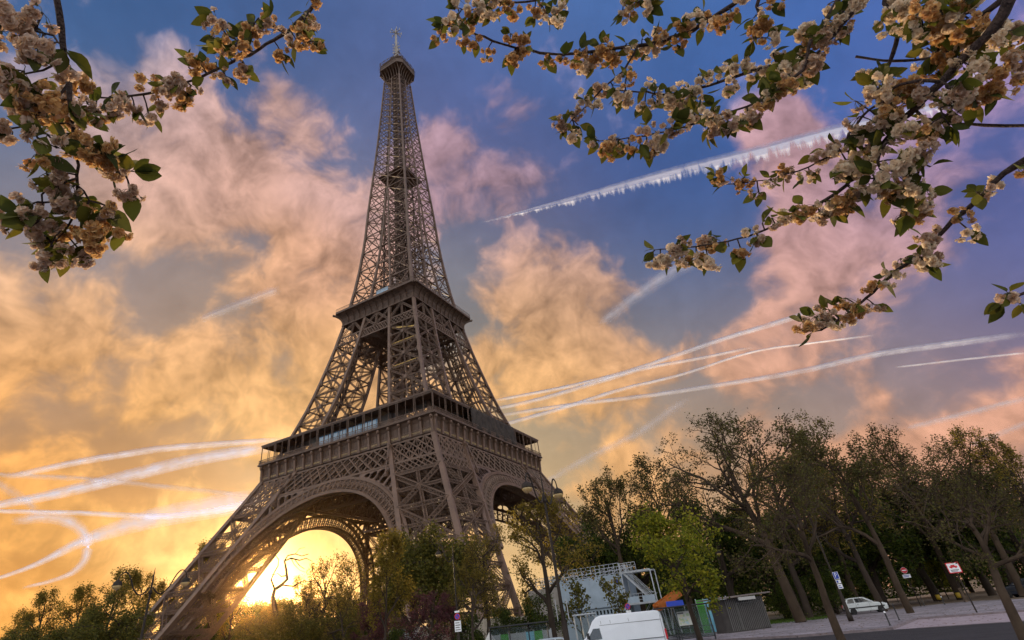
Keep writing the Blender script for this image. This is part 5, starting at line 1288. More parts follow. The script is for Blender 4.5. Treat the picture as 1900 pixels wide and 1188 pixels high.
# construction hoardings
def hoarding(X0, X1, Yt, D, mats, label, n):
    p0, p1 = at(X0, Yt, D), at(X1, Yt-(X1-X0)*.11, D); w = math.hypot(*(p1-p0)[:2]); h = p0[2]-GZ
    t = thing('hoarding', label, 'hoarding', (p0[0], p0[1], GZ), heading(p0, p1), 'coloured site hoardings')
    for i in range(n):
        m = MB(); m.box((w*i/n+.03, 0, .05), (w*(i+1)/n-.03, .06, h)); m.build('panel', mats[i % len(mats)], t)
    m = MB()
    for i in range(n+1): m.bar((w*i/n, .1, 0), (w*i/n, .1, h+.1), .08)
    m.build('post', STEEL, t)
hoarding(912, 1022, 1180, 64, [PGREY, GREEN, PGREY, PGREY, CYAN, GREEN, PGREY], 'grey and green hoarding behind the long glass shelter', 7)
hoarding(1290, 1346, 1114, 74, [GREEN, CYAN, GREEN, PGREY], 'green and pale blue hoarding behind the kiosk', 4)
p0 = at(908, 1172, 60); tn = thing('white_tent', 'small white peaked tent at the end of the hoarding', 'tent', (p0[0], p0[1], GZ), .4); hz_ = p0[2]-GZ
m = MB(); m.v += [(-1, -1, 0), (1, -1, 0), (1, 1, 0), (-1, 1, 0), (-.9, -.9, hz_*.4), (.9, -.9, hz_*.4), (.9, .9, hz_*.4), (-.9, .9, hz_*.4), (0, 0, hz_)]
for q in ((0, 1, 5, 4), (1, 2, 6, 5), (2, 3, 7, 6), (3, 0, 4, 7), (4, 5, 8), (5, 6, 8), (6, 7, 8), (7, 4, 8)): m.face(q)
m.build('canvas', mat('tent_canvas', (.7, .68, .64), .8), tn)
p0 = at(745, 1170, 70); p1 = at(775, 1167, 70); ht_ = p0[2]-GZ; tk = thing('ticket_booth', 'small white booth with a blue door below the wide purple tree', 'booth', (p0[0], p0[1], GZ), heading(p0, p1)); w_ = math.hypot(*(p1-p0)[:2])
m = MB(); m.box((0, 0, 0), (w_, 2, ht_)); m.build('wall', mat('booth_wall', (.42, .44, .46), .7, 0, .3, .15, 1), tk)
m = MB(); m.box((-.15, -.15, ht_), (w_+.15, 2.15, ht_+.15)); m.build('roof', CONC, tk)
m = MB(); m.box((w_*.45, -.04, .0), (w_*.72, -.005, min(2.1, ht_*.8))); m.build('door', BLUE, tk)
for X, Y, D, lab in ((1716, 1058, 108, 'yellow litter bin nearest the no entry sign'), (1754, 1058, 108, 'yellow litter bin nearest the red bordered sign')):
    q = at(X, Y, D); t = thing('litter_bin', lab, 'litter bin', (q[0], q[1], GZ), 0, 'yellow litter bins under the trees'); h = 1.15
    m = MB(); m.lathe([(.24, .25), (.29, .5), (.28, h-.35), (.22, h-.25)], (0, 0, 0), 10); m.build('bag', YELB, t, smooth=True)
    m = MB(); m.lathe([(.31, h-.26), (.31, h-.16), (.15, h-.05)], (0, 0, 0), 10); m.bar((0, .3, 0), (0, .3, h-.2), .08); m.build('lid', POLE, t)
# ------------------------------------------------------------------ contrails: long flat sheets of ice cloud high above
def contrail_mat(name, amp, teeth=0.0, soft=.5, scale=30.0, rough=.5, gain=2):
    m = bpy.data.materials.new(name); m.use_nodes = True; t = m.node_tree; t.nodes.clear()
    N_ = lambda ty: t.nodes.new(ty)
    uv = N_('ShaderNodeUVMap'); s = N_('ShaderNodeSeparateXYZ'); t.links.new(uv.outputs[0], s.inputs[0])
    def mm(op, a, b=0.0, c=0.0, clamp=False):
        n = N_('ShaderNodeMath'); n.operation = op; n.use_clamp = clamp
        for i, v in enumerate((a, b, c)):
            if isinstance(v, bpy.types.NodeSocket): t.links.new(v, n.inputs[i])
            else: n.inputs[i].default_value = v
        return n.outputs[0]
    cx = N_('ShaderNodeCombineXYZ'); t.links.new(mm('MULTIPLY', s.outputs[0], scale), cx.inputs[0]); t.links.new(mm('MULTIPLY', s.outputs[1], 1.2), cx.inputs[1])
    n1 = N_('ShaderNodeTexNoise'); n1.inputs['Scale'].default_value = 1.0; n1.inputs['Detail'].default_value = 6; n1.inputs['Roughness'].default_value = rough; t.links.new(cx.outputs[0], n1.inputs['Vector'])
    v = s.outputs[1]                       # 0 .. 1 across
    d = mm('ABSOLUTE', mm('MULTIPLY_ADD', v, 2.0, -1.0))
    if teeth:
        cy = N_('ShaderNodeCombineXYZ'); t.links.new(mm('MULTIPLY', s.outputs[0], scale*2.1), cy.inputs[0]); t.links.new(mm('MULTIPLY', s.outputs[1], .6), cy.inputs[1])
        n2 = N_('ShaderNodeTexNoise'); n2.inputs['Scale'].default_value = 1.0; n2.inputs['Detail'].default_value = 5; n2.inputs['Roughness'].default_value = .6; t.links.new(cy.outputs[0], n2.inputs['Vector'])
        lowe = mm('MULTIPLY_ADD', n2.outputs['Fac'], -1.25, .88)      # where the hanging edge ends (v = 0 is the lower side)
        e1 = mm('POWER', mm('MULTIPLY', mm('SUBTRACT', v, lowe), 2.6, 0, True), 1.4); e2 = mm('MULTIPLY', mm('SUBTRACT', 1.0, v), 3.5, 0, True); fall = mm('MULTIPLY', e1, e2)
    else:
        fall = mm('POWER', mm('SUBTRACT', 1.0, mm('MINIMUM', d, 1.0)), soft*1.6)
    nn_ = mm('MULTIPLY_ADD', n1.outputs['Fac'], 1.5, -.12, True)
    ends = mm('MULTIPLY', mm('MULTIPLY', s.outputs[0], 14.0, 0, True), mm('MULTIPLY', mm('SUBTRACT', 1.0, s.outputs[0]), 9.0, 0, True))
    al = mm('MULTIPLY', mm('MULTIPLY', mm('MULTIPLY', fall, nn_), ends), amp*1.45, 0, True)
    # ice crystals scatter evenly whatever way the sheet lies, so the shading normal looks at the sun
    nv = N_('ShaderNodeCombineXYZ')
    for i in range(3): nv.inputs[i].default_value = float(SUN[i])
    df = N_('ShaderNodeBsdfDiffuse'); df.inputs[0].default_value = (.4, .42, .45, 1); t.links.new(nv.outputs[0], df.inputs['Normal'])
    nv2 = N_('ShaderNodeCombineXYZ')
    for i in range(3): nv2.inputs[i].default_value = float(-SUN[i])
    tl = N_('ShaderNodeBsdfTranslucent'); tl.inputs[0].default_value = (.42, .52, .74, 1); t.links.new(nv2.outputs[0], tl.inputs['Normal'])
    mx = tl      # light goes on mostly forwards through ice, so the far side glows more than a plain sheet would
    for _ in range(gain-1):
        m2 = N_('ShaderNodeAddShader'); t.links.new(mx.outputs[0], m2.inputs[0]); t.links.new(tl.outputs[0], m2.inputs[1]); mx = m2
    m2 = N_('ShaderNodeAddShader'); t.links.new(mx.outputs[0], m2.inputs[0]); t.links.new(df.outputs[0], m2.inputs[1]); mx = m2
    tp_ = N_('ShaderNodeBsdfTransparent'); ms = N_('ShaderNodeMixShader'); t.links.new(al, ms.inputs[0]); t.links.new(tp_.outputs[0], ms.inputs[1]); t.links.new(mx.outputs[0], ms.inputs[2])
    o = N_('ShaderNodeOutputMaterial'); t.links.new(ms.outputs[0], o.inputs[0]); return m
def contrail(pts, label, amp=.8, alt=6000.0, teeth=0.0, soft=.5, scale=22.0, wide=1.0, gain=2):
    pts = [(q[0], q[1], q[2]*wide) for q in pts]
    P = []      # fine points along the trail
    q = np.array(pts, float)
    tt = np.concatenate([[0], np.cumsum(np.hypot(*np.diff(q[:, :2], axis=0).T))]); N = max(30, int(tt[-1]/8))
    s = np.linspace(0, tt[-1], N)
    def cub(col):    # smooth through the points
        return np.interp(s, tt, q[:, col])
    X, Y, W = cub(0), cub(1), cub(2)
    k = max(1, N//14); ker = np.ones(2*k+1)/(2*k+1)
    pad = lambda a: np.concatenate([2*a[0]-a[k:0:-1], a, 2*a[-1]-a[-2:-k-2:-1]])
    X, Y, W = [np.convolve(pad(a), ker, 'valid') for a in (X, Y, W)]
    dx, dy = np.gradient(X), np.gradient(Y); l = np.hypot(dx, dy); nx, ny = -dy/l, dx/l
    flip = np.where(ny < 0, -1, 1); nx, ny = nx*flip, ny*flip          # towards the ground
    vs, fs, uvs = [], [], []
    C = 5
    for i in range(N):
        for c in range(C):
            f = c/(C-1)*2-1                        # -1 upper edge .. 1 lower edge
            d = ray(X[i]+nx[i]*f*W[i]/2, Y[i]+ny[i]*f*W[i]/2); dz = max(d[2], .035)
            p = CAM+d*(alt/dz); p[2] += (1-f*f)*alt*.004      # slightly arched sheet
            vs.append(tuple(p))
    for i in range(N-1):
        for c in range(C-1):
            fs.append((i*C+c, i*C+c+1, (i+1)*C+c+1, (i+1)*C+c)); 
            uvs += [(i/(N-1), 1-c/(C-1)), (i/(N-1), 1-(c+1)/(C-1)), ((i+1)/(N-1), 1-(c+1)/(C-1)), ((i+1)/(N-1), 1-c/(C-1))]
    me = bpy.data.meshes.new('contrail'); me.from_pydata(vs, [], fs); ul = me.uv_layers.new(name='along'); 
    for i, u in enumerate(uvs): ul.data[i].uv = u
    me.materials.append(contrail_mat('contrail_ice', amp, teeth, soft, scale*tt[-1]/600, gain=gain))
    o = bpy.data.objects.new('contrail', me); COL.objects.link(o); o.visible_shadow = False
    return tag(o, label, 'contrail', 'contrails across the sky')
contrail([(890, 416, 3), (1000, 390, 14), (1100, 366, 22), (1200, 340, 30), (1300, 316, 36), (1400, 294, 38), (1530, 258, 40), (1700, 214, 34), (1810, 187, 26), (1910, 170, 22)], 'longest bright white contrail with a ragged comb like lower edge', 1.2, teeth=1.0, scale=30, wide=1.2)
contrail([(905, 746, 6), (1050, 719, 8), (1160, 692, 9), (1250, 661, 9), (1350, 626, 10), (1440, 600, 12), (1545, 566, 12)], 'contrail rising from the tower edge, uppermost of the low bundle', 1.0)
contrail([(905, 762, 7), (1000, 742, 9), (1100, 712, 10), (1200, 682, 8), (1300, 665, 7), (1400, 644, 6)], 'short contrail just below the uppermost of the low bundle', .9)
contrail([(905, 775, 7), (1060, 750, 9), (1180, 738, 9), (1300, 720, 10), (1500, 688, 12), (1620, 656, 14), (1750, 640, 15), (1910, 618, 16)], 'longest contrail of the low bundle, bent and reaching the frame edge', .85)
contrail([(905, 796, 8), (1000, 770, 9), (1060, 753, 9), (1150, 722, 8), (1260, 698, 6), (1400, 650, 5), (1500, 638, 4), (1625, 622, 4)], 'lowest and straightest contrail of the low bundle', 1.0)
contrail([(1660, 682, 4), (1780, 668, 5), (1910, 654, 5)], 'thin short contrail below the longest of the bundle', .7)
contrail([(1000, 905, 16), (1030, 885, 18), (1100, 845, 20), (1180, 808, 20), (1280, 738, 20)], 'broad faint contrail above the pale barked tree', .45, soft=.8)
contrail([(1110, 605, 20), (1180, 550, 28), (1240, 508, 34), (1330, 462, 34)], 'broad blue white contrail below the blossom tips', .5, soft=.8)
contrail([(10, 886, 12), (150, 856, 15), (300, 832, 15), (420, 823, 13), (530, 815, 10)], 'pale contrail meeting the platform corner, upper of two', .8, gain=3)
contrail([(-40, 944, 14), (100, 918, 22), (200, 893, 26), (350, 855, 26), (520, 826, 22)], 'thick bright contrail meeting the tower just below the platform corner', 1.0, gain=3)
contrail([(-30, 880, 14), (150, 888, 14), (300, 903, 14), (480, 922, 12)], 'faint contrail sloping down towards the arch', .6, soft=.8)
contrail([(-30, 948, 9), (150, 952, 11), (300, 960, 13), (400, 950, 16), (480, 930, 20)], 'level contrail crossing above the thick low one', .9, gain=3)
contrail([(-30, 1082, 7), (60, 1052, 10), (160, 1000, 24), (280, 962, 40), (430, 934, 48), (500, 924, 40)], 'low contrail widening towards the tower leg', 1.0, gain=3)
contrail([(40, 1092, 7), (110, 1075, 10), (150, 1056, 16), (166, 1022, 26), (158, 985, 30), (130, 966, 30), (85, 958, 26), (20, 968, 20)], 'hooked contrail curling above the far trees', .85, soft=.7, gain=3)
contrail([(-20, 890, 26), (30, 918, 26), (70, 948, 22)], 'short broad faint contrail crossing the thick one', .5, soft=.8)
contrail([(370, 594, 18), (440, 566, 24), (520, 536, 22)], 'small faint contrail among the peach clouds', .45, soft=.8)
contrail([(1680, 796, 14), (1800, 766, 16), (1910, 738, 16)], 'faint contrail above the budding crowns', .6, soft=.7)
contrail([(1800, 828, 16), (1910, 784, 18)], 'short faint contrail low above the tallest dark tree', .5, soft=.8)
contrail([(1770, 168, 40), (1830, 128, 46), (1910, 72, 46)], 'broad wispy contrail behind the blossom beside the ragged one', .45, soft=.8)
# ------------------------------------------------------------------ blossoming cherry boughs close to the viewer
def ramp_mat(name, cols, trans, rough=.6):
    return leaf_mat(name, cols, trans)
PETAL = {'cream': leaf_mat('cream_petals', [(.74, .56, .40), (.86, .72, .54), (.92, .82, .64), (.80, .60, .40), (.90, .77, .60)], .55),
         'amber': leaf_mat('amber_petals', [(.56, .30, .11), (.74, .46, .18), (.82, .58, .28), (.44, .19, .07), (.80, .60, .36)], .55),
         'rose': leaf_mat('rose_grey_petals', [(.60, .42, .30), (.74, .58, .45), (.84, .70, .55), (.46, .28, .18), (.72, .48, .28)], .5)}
LEAFC = leaf_mat('cherry_leaves', [(.035, .045, .010), (.07, .085, .014), (.13, .13, .018), (.05, .06, .012), (.19, .16, .02)], .55)
STALK = mat('flower_stalks', (.10, .10, .03), .7); CBARK = mat('cherry_bark', (.040, .026, .026), .75, 0, .3, .5, 60, (.09, .06, .05), .5, 150)
def blossom_cluster(seed, n):
    rg = np.random.default_rng(seed); m = MB()
    for k in range(n):
        d = unit(np.array([rg.normal(0, .55), rg.normal(0, .55), -rg.uniform(.2, 1.0)])); Ls = rg.uniform(.022, .048); c = d*Ls
        m.cur = 1; mid = c*.5+np.array([0, 0, .006]); m.tube([np.zeros(3), mid, c], [.0011, .0009, .0012], 3, False)
        ax = unit(d+rg.normal(0, .3, 3)); s = unit(np.cross(ax, [.3, .9, .2])); t = np.cross(s, ax); rF = rg.uniform(.015, .021)
        m.tube([c-ax*.004, c+ax*.004], [.0028, .0036], 5)
        m.cur = 0
        for ring_, (np_, tilt, sc) in enumerate(((7, 1.45, 1.0), (7, 1.1, .95), (6, .7, .85), (5, .32, .7))):
            for i in range(np_):
                a = 2*math.pi*(i+.5*ring_+rg.uniform(-.2, .2))/np_; ti = tilt+rg.uniform(-.18, .18)
                o = (s*math.cos(a)+t*math.sin(a)); u = o*math.sin(ti)+ax*math.cos(ti); w = np.cross(ax, o); L_ = rF*sc*rg.uniform(.85, 1.15)
                b0 = c+ax*.003+u*L_*.15; p1 = c+u*L_*.65+w*L_*.36+ax*.001; p2 = c+u*L_*.65-w*L_*.36+ax*.001; tip1 = c+u*L_+w*L_*.24+ax*L_*rg.uniform(.0, .25); tip2 = c+u*L_-w*L_*.24+ax*L_*rg.uniform(.0, .25)
                m.poly([b0, p1, tip1, tip2, p2])
    me = bpy.data.meshes.new('blossom_cluster'); me.from_pydata(m.v, [], m.f); me.polygons.foreach_set('material_index', m.mi)
    return me
CLM = {}
for kind in PETAL:
    CLM[kind] = []
    for i, n in enumerate((5, 7, 9, 11)):
        me = blossom_cluster(200+i*7+len(kind), n); me.materials.append(PETAL[kind]); me.materials.append(STALK); CLM[kind].append(me)
def cherry(name, label, trunk_pts, hub_paths, paths, seed):
    root = np.array([trunk_pts[0][0], trunk_pts[0][1], GZ]); t = thing(name, label, 'cherry tree', root)
    rg = np.random.default_rng(seed); wood = MB(); leaves = MB(); clusters = []
    wood.tube([np.array(p[:3])-root for p in trunk_pts], [p[3] for p in trunk_pts], 10)
    for hp in hub_paths: wood.tube([np.array(p[:3])-root for p in hp], [p[3] for p in hp], 8)
    def leaf(p, d, L):
        d = unit(d); s = unit(np.cross(d, rg.normal(0, 1, 3))); nrm = np.cross(s, d); droop = rg.uniform(.05, .3); fold = rg.uniform(.05, .35); wd = L*rg.uniform(.24, .32)
        prof = [(.0, .0), (.14, .45), (.32, .92), (.52, 1.0), (.72, .74), (.88, .36), (1.0, .0)]; k0 = len(leaves.v); tw = rg.uniform(-.3, .3)
        st = .12*L
        for f, w in prof:
            c = p+d*(st+f*L)-nrm*(droop*f*f*L)-np.array([0, 0, .12*f*f*L]); ss = s*math.cos(tw*f)+nrm*math.sin(tw*f)
            leaves.v += [tuple(c-ss*w*wd+nrm*fold*w*wd), tuple(c), tuple(c+ss*w*wd+nrm*fold*w*wd)]
        for i in range(len(prof)-1):
            a = k0+i*3; leaves.face((a, a+1, a+4, a+3)); leaves.face((a+1, a+2, a+5, a+4))
        wood.tube([p, p+d*st], [.0012, .001], 3, False)
    for path in paths:
        D0, D1 = path['D']; pts = path['p']; n = len(pts); P = []
        for i, q in enumerate(pts): P.append(cpt(q[0], q[1], D0+(D1-D0)*i/(n-1)))
        rad = [q[2]*.5*(D0+D1)/2/1120 for q in pts]
        # finer, slightly kinked line
        fine, fr_, fd = [], [], []
        for i in range(n-1):
            seg = np.linalg.norm(P[i+1]-P[i]); k = max(2, int(seg/.03))
            p_1 = P[max(i-1, 0)]; p2 = P[min(i+2, n-1)]
            for j in range(k):
                u = j/k; a, b, c_, d_ = p_1, P[i], P[i+1], p2
                q = .5*((2*b)+(-a+c_)*u+(2*a-5*b+4*c_-d_)*u*u+(-a+3*b-3*c_+d_)*u**3)
                fine.append(q+rg.normal(0, .0016, 3)); fr_.append((rad[i]+(rad[i+1]-rad[i])*u)*(1+rg.uniform(-.08, .16))); fd.append(pts[i][3]+(pts[i+1][3]-pts[i][3])*u)
        fine.append(P[-1]); fr_.append(rad[-1]*.7); fd.append(pts[-1][3])
        wood.tube([q-root for q in fine], fr_, 7)
        acc = 0.0; lastp = fine[0]
        for q, r_, de, q2 in zip(fine, fr_, fd, fine[1:]+[fine[-1]]):
            acc += np.linalg.norm(q-lastp)*de; lastp = q
            if acc > .030:
                acc -= .030*rg.uniform(.7, 1.4); ax = unit(q2-q+1e-6)
                for _ in range(1 if rg.random() < .55 else 2):
                    o = unit(np.cross(ax, rg.normal(0, 1, 3))); o = unit(o+np.array([0, 0, -.15])); Ls = rg.uniform(.012, .05)
                    b = q+o*(r_+Ls)-root; wood.tube([q-root, q-root+o*(r_+Ls*.5)+np.array([0, 0, .004]), b], [.0028, .0024, .003], 4)
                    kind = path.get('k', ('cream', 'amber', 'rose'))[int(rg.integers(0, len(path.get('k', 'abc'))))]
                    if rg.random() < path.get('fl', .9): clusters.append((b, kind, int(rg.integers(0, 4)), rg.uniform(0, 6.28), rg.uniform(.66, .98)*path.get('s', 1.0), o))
                    for _l in range(int(rg.integers(*path.get('lv', (1, 4))))): leaf(b, unit(o*.7+rg.normal(0, .55, 3)+ax*.25+np.array([0, 0, -.1])), rg.uniform(.042, .072)*path.get('s', 1.0))
        # leafy tip
        for _l in range(4): leaf(fine[-1]-root, unit(unit(fine[-1]-fine[-3])+rg.normal(0, .5, 3)), rg.uniform(.04, .07)*path.get('s', 1.0))
    wood.build('trunk', CBARK, t, smooth=True); leaves.build('leaves', LEAFC, t, smooth=True)
    for b, kind, i, a, s, o in clusters:
        c = bpy.data.objects.new('blossom_cluster', CLM[kind][i]); COL.objects.link(c); c.parent = t; c.location = tuple(b); c.scale = (s, s, s)
        c.rotation_euler = (float(rg.normal(0, .45)), float(rg.normal(0, .45)), a)
    print('clusters', name, len(clusters)); return t
RH = np.array([math.cos(YAW), math.sin(YAW), 0]); FH = np.array([-math.sin(YAW), math.cos(YAW), 0])
def rel(r_, f_, u_): return CAM+RH*r_+FH*f_+np.array([0, 0, u_])
tb = rel(3.6, .6, 0); hub = rel(3.2, 1.0, 1.9); hub2 = rel(2.75, 1.1, 2.9)
trunkR = [(tb[0], tb[1], GZ, .17), (*(tb+np.array([.02, .05, -.4])), .14), (*rel(3.45, .75, .9), .12), (*hub, .10), (*hub2, .07), (*rel(2.2, 1.2, 3.8), .05), (*rel(1.5, 1.4, 4.6), .035)]
def toward(first, D, r0, via=None):
    a = cpt(first[0], first[1], D); h = via if via is not None else hub2; m_ = a+(h-a)*.5+np.array([0, 0, .12]); w = first[2]*.5*D/1120
    return [(*a, w), (*m_, max(w*1.25, .016)), (*h, max(w*1.6, .03))]
C_, A_, S_ = 'cream', 'amber', 'rose'
right = [
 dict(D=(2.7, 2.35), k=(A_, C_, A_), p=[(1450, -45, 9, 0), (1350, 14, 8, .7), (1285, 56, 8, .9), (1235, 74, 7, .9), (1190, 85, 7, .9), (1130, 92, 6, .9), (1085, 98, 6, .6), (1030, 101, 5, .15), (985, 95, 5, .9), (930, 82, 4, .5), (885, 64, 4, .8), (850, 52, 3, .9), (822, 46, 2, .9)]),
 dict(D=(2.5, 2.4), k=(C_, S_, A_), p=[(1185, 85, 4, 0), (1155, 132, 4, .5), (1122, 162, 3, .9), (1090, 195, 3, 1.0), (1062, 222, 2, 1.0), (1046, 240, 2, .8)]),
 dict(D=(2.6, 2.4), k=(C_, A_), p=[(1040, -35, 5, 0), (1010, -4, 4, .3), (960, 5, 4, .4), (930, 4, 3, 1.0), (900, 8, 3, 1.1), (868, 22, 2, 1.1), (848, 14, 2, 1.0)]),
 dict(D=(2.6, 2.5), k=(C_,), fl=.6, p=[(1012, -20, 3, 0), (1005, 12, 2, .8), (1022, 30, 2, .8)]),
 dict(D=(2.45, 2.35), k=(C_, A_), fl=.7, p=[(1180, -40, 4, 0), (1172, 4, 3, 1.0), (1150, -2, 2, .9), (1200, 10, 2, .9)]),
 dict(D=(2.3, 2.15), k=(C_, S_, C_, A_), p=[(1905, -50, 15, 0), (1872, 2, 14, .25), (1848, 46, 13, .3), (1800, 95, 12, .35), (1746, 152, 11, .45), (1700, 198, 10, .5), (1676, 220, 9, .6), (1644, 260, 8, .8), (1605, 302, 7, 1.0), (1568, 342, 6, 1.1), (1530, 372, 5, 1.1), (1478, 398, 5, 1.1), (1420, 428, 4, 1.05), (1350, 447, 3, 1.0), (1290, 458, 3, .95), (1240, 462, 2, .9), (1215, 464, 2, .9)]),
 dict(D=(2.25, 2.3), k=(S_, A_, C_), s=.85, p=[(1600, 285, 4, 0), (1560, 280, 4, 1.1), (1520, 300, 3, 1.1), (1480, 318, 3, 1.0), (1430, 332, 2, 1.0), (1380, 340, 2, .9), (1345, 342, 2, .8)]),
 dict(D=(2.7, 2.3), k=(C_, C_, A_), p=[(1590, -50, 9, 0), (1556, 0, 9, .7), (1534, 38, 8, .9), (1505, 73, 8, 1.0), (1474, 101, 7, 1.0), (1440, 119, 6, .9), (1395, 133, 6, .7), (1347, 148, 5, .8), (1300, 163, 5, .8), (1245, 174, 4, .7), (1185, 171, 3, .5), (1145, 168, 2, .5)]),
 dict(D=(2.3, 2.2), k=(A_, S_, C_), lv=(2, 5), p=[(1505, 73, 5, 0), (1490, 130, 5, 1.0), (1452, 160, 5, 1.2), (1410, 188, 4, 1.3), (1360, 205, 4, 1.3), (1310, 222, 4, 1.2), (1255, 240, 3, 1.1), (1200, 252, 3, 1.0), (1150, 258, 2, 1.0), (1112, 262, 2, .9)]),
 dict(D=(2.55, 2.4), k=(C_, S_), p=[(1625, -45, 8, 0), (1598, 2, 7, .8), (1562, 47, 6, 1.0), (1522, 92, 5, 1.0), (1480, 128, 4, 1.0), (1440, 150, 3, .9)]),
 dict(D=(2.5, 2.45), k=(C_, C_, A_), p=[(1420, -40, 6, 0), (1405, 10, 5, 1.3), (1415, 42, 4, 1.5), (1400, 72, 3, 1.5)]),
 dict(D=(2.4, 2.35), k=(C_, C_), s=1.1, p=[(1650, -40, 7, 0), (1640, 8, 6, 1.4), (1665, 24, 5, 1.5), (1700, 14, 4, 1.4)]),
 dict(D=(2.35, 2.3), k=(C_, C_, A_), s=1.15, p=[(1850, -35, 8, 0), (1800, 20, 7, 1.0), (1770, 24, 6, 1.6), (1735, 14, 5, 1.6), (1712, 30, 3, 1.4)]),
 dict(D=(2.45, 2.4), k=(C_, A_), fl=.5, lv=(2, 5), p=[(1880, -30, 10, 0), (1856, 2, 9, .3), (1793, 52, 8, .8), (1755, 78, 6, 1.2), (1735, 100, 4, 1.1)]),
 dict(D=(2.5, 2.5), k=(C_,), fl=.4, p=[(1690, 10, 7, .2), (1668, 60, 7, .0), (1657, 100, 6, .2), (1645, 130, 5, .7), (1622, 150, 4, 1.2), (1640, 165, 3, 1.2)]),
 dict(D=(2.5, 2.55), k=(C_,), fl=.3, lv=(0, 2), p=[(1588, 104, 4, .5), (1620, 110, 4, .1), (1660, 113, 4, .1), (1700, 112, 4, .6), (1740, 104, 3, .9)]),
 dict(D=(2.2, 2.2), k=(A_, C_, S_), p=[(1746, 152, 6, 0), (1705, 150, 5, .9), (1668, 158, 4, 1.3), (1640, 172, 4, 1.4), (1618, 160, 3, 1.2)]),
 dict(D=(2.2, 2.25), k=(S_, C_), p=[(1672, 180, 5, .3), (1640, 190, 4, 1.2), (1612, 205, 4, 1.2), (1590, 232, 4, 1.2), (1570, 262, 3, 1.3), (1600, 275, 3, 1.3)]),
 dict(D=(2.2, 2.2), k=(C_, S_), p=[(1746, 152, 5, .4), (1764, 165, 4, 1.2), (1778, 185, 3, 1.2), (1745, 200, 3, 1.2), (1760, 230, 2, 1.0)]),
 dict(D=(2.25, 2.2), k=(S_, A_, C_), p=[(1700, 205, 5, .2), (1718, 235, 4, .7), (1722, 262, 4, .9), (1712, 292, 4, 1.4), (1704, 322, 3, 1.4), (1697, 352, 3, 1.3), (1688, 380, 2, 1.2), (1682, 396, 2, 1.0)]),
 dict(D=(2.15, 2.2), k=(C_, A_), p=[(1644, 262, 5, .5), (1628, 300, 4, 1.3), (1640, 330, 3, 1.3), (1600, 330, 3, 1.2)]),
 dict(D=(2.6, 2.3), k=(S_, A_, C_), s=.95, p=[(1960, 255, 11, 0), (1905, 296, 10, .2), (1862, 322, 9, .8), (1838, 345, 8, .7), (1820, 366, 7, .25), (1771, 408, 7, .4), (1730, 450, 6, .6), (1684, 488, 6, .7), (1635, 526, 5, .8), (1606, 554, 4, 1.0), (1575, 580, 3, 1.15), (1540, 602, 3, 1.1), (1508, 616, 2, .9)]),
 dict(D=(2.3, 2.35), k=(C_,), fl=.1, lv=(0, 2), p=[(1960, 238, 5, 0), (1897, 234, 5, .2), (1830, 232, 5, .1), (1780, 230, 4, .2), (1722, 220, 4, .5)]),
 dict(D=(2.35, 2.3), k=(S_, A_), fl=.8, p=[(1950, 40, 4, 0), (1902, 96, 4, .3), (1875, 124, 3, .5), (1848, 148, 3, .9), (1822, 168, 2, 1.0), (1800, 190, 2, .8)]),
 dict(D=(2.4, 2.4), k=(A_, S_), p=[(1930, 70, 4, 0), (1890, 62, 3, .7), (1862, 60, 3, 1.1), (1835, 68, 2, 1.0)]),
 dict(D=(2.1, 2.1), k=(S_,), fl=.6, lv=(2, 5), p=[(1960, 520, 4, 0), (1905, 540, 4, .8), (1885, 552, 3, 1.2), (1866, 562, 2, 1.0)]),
]
hubsR = [toward(p['p'][0], p['D'][0], 0, hub if p['p'][0][0] > 1900 else hub2) for p in right if p['p'][0][1] < 0 or p['p'][0][0] > 1900]
cherry('cherry_tree', 'blossoming cherry tree whose many boughs cross the blue sky beside the long contrail', trunkR, hubsR, right, 5)
tb2 = rel(-3.7, .5, 0); hubL = rel(-3.1, .9, 2.0); hubL2 = rel(-2.4, 1.1, 3.2); hubL3 = rel(-1.3, 1.35, 4.3)
trunkL = [(tb2[0], tb2[1], GZ, .16), (*rel(-3.6, .6, -.4), .13), (*rel(-3.4, .75, .9), .11), (*hubL, .09), (*hubL2, .06), (*hubL3, .035)]
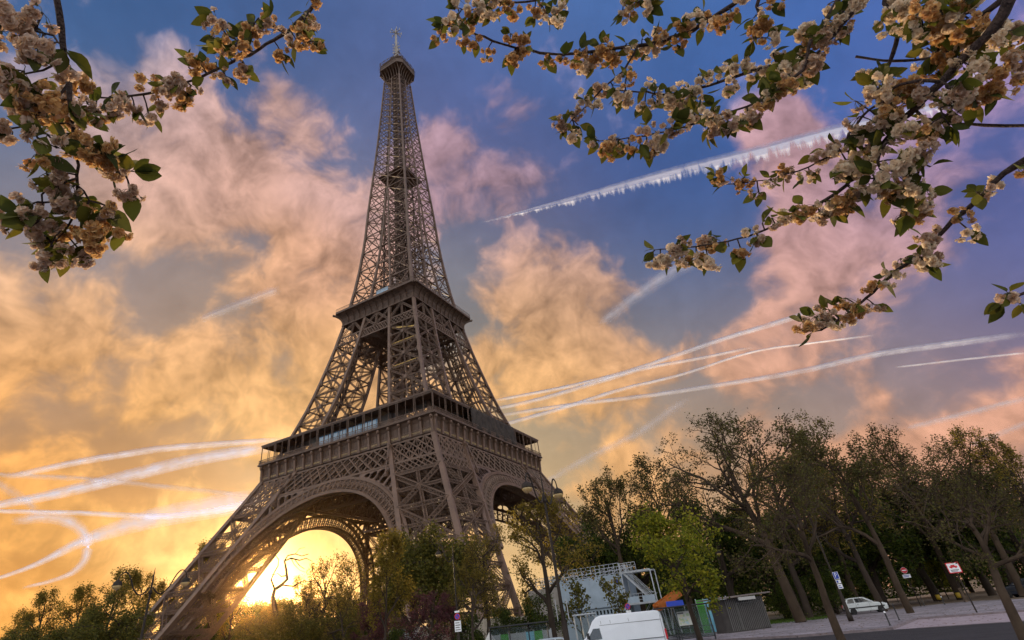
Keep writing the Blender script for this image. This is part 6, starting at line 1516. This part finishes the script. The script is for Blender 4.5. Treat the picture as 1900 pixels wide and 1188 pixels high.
left = [
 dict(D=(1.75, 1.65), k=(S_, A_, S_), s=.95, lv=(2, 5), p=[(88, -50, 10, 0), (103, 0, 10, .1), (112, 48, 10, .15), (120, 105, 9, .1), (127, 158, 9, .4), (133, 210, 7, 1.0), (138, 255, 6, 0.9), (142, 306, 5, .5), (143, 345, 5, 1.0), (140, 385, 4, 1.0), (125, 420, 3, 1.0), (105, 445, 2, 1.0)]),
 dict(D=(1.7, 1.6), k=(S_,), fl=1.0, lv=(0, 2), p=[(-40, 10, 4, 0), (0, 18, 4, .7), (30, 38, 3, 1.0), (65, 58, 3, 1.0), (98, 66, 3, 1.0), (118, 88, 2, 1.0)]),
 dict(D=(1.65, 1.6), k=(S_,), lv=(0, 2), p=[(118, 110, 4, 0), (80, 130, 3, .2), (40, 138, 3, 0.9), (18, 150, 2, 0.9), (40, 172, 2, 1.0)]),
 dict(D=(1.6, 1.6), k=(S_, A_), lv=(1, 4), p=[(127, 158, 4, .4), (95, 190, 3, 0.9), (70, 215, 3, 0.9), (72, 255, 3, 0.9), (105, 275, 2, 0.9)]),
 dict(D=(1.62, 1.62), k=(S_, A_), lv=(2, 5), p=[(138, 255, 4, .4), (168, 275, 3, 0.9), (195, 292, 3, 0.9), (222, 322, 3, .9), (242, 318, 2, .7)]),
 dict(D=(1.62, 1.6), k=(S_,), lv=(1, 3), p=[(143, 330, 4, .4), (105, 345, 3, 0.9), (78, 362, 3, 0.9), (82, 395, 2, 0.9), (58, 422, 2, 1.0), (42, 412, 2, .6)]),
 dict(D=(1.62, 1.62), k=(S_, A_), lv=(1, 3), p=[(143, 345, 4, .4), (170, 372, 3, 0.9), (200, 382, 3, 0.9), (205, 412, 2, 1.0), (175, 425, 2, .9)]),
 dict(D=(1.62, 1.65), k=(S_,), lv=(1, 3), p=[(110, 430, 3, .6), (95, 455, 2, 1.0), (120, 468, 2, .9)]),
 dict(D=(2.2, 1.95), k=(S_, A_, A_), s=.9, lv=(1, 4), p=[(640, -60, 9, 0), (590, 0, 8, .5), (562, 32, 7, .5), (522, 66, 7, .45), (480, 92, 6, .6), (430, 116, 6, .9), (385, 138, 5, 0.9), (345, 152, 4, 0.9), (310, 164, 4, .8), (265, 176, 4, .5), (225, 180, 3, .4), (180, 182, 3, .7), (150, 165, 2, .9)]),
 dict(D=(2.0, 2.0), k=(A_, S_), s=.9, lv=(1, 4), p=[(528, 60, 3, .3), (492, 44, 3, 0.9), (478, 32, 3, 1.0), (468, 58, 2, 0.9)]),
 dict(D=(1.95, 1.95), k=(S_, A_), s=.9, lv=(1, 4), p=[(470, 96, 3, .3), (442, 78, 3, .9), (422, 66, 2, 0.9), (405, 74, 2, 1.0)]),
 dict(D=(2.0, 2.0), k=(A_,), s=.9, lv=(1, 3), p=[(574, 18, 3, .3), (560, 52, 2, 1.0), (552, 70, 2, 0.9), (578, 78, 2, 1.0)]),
]
hubsL = [toward(p['p'][0], p['D'][0], 0, hubL2 if p['p'][0][0] < 300 else hubL3) for p in left if p['p'][0][1] < 0 or p['p'][0][0] < 0]
cherry('cherry_tree', 'blossoming cherry tree hanging one drooping bough and one slanting bough over the peach clouds', trunkL, hubsL, left, 8)
# ------------------------------------------------------------------ thin evening haze that glows towards the sun
hm_ = bpy.data.materials.new('evening_haze'); hm_.use_nodes = True; ht_ = hm_.node_tree; ht_.nodes.clear()
hv = ht_.nodes.new('ShaderNodeVolumePrincipled'); hv.inputs['Color'].default_value = (1.0, .6, .24, 1); hv.inputs['Density'].default_value = 2.4e-5; hv.inputs['Anisotropy'].default_value = .955
ho = ht_.nodes.new('ShaderNodeOutputMaterial'); ht_.links.new(hv.outputs[0], ho.inputs['Volume'])
hb = MB(); hb.box((-3050, -3050, 1.0), (3050, 3050, 332.0)); tag(hb.build('haze', hm_), kind='stuff')
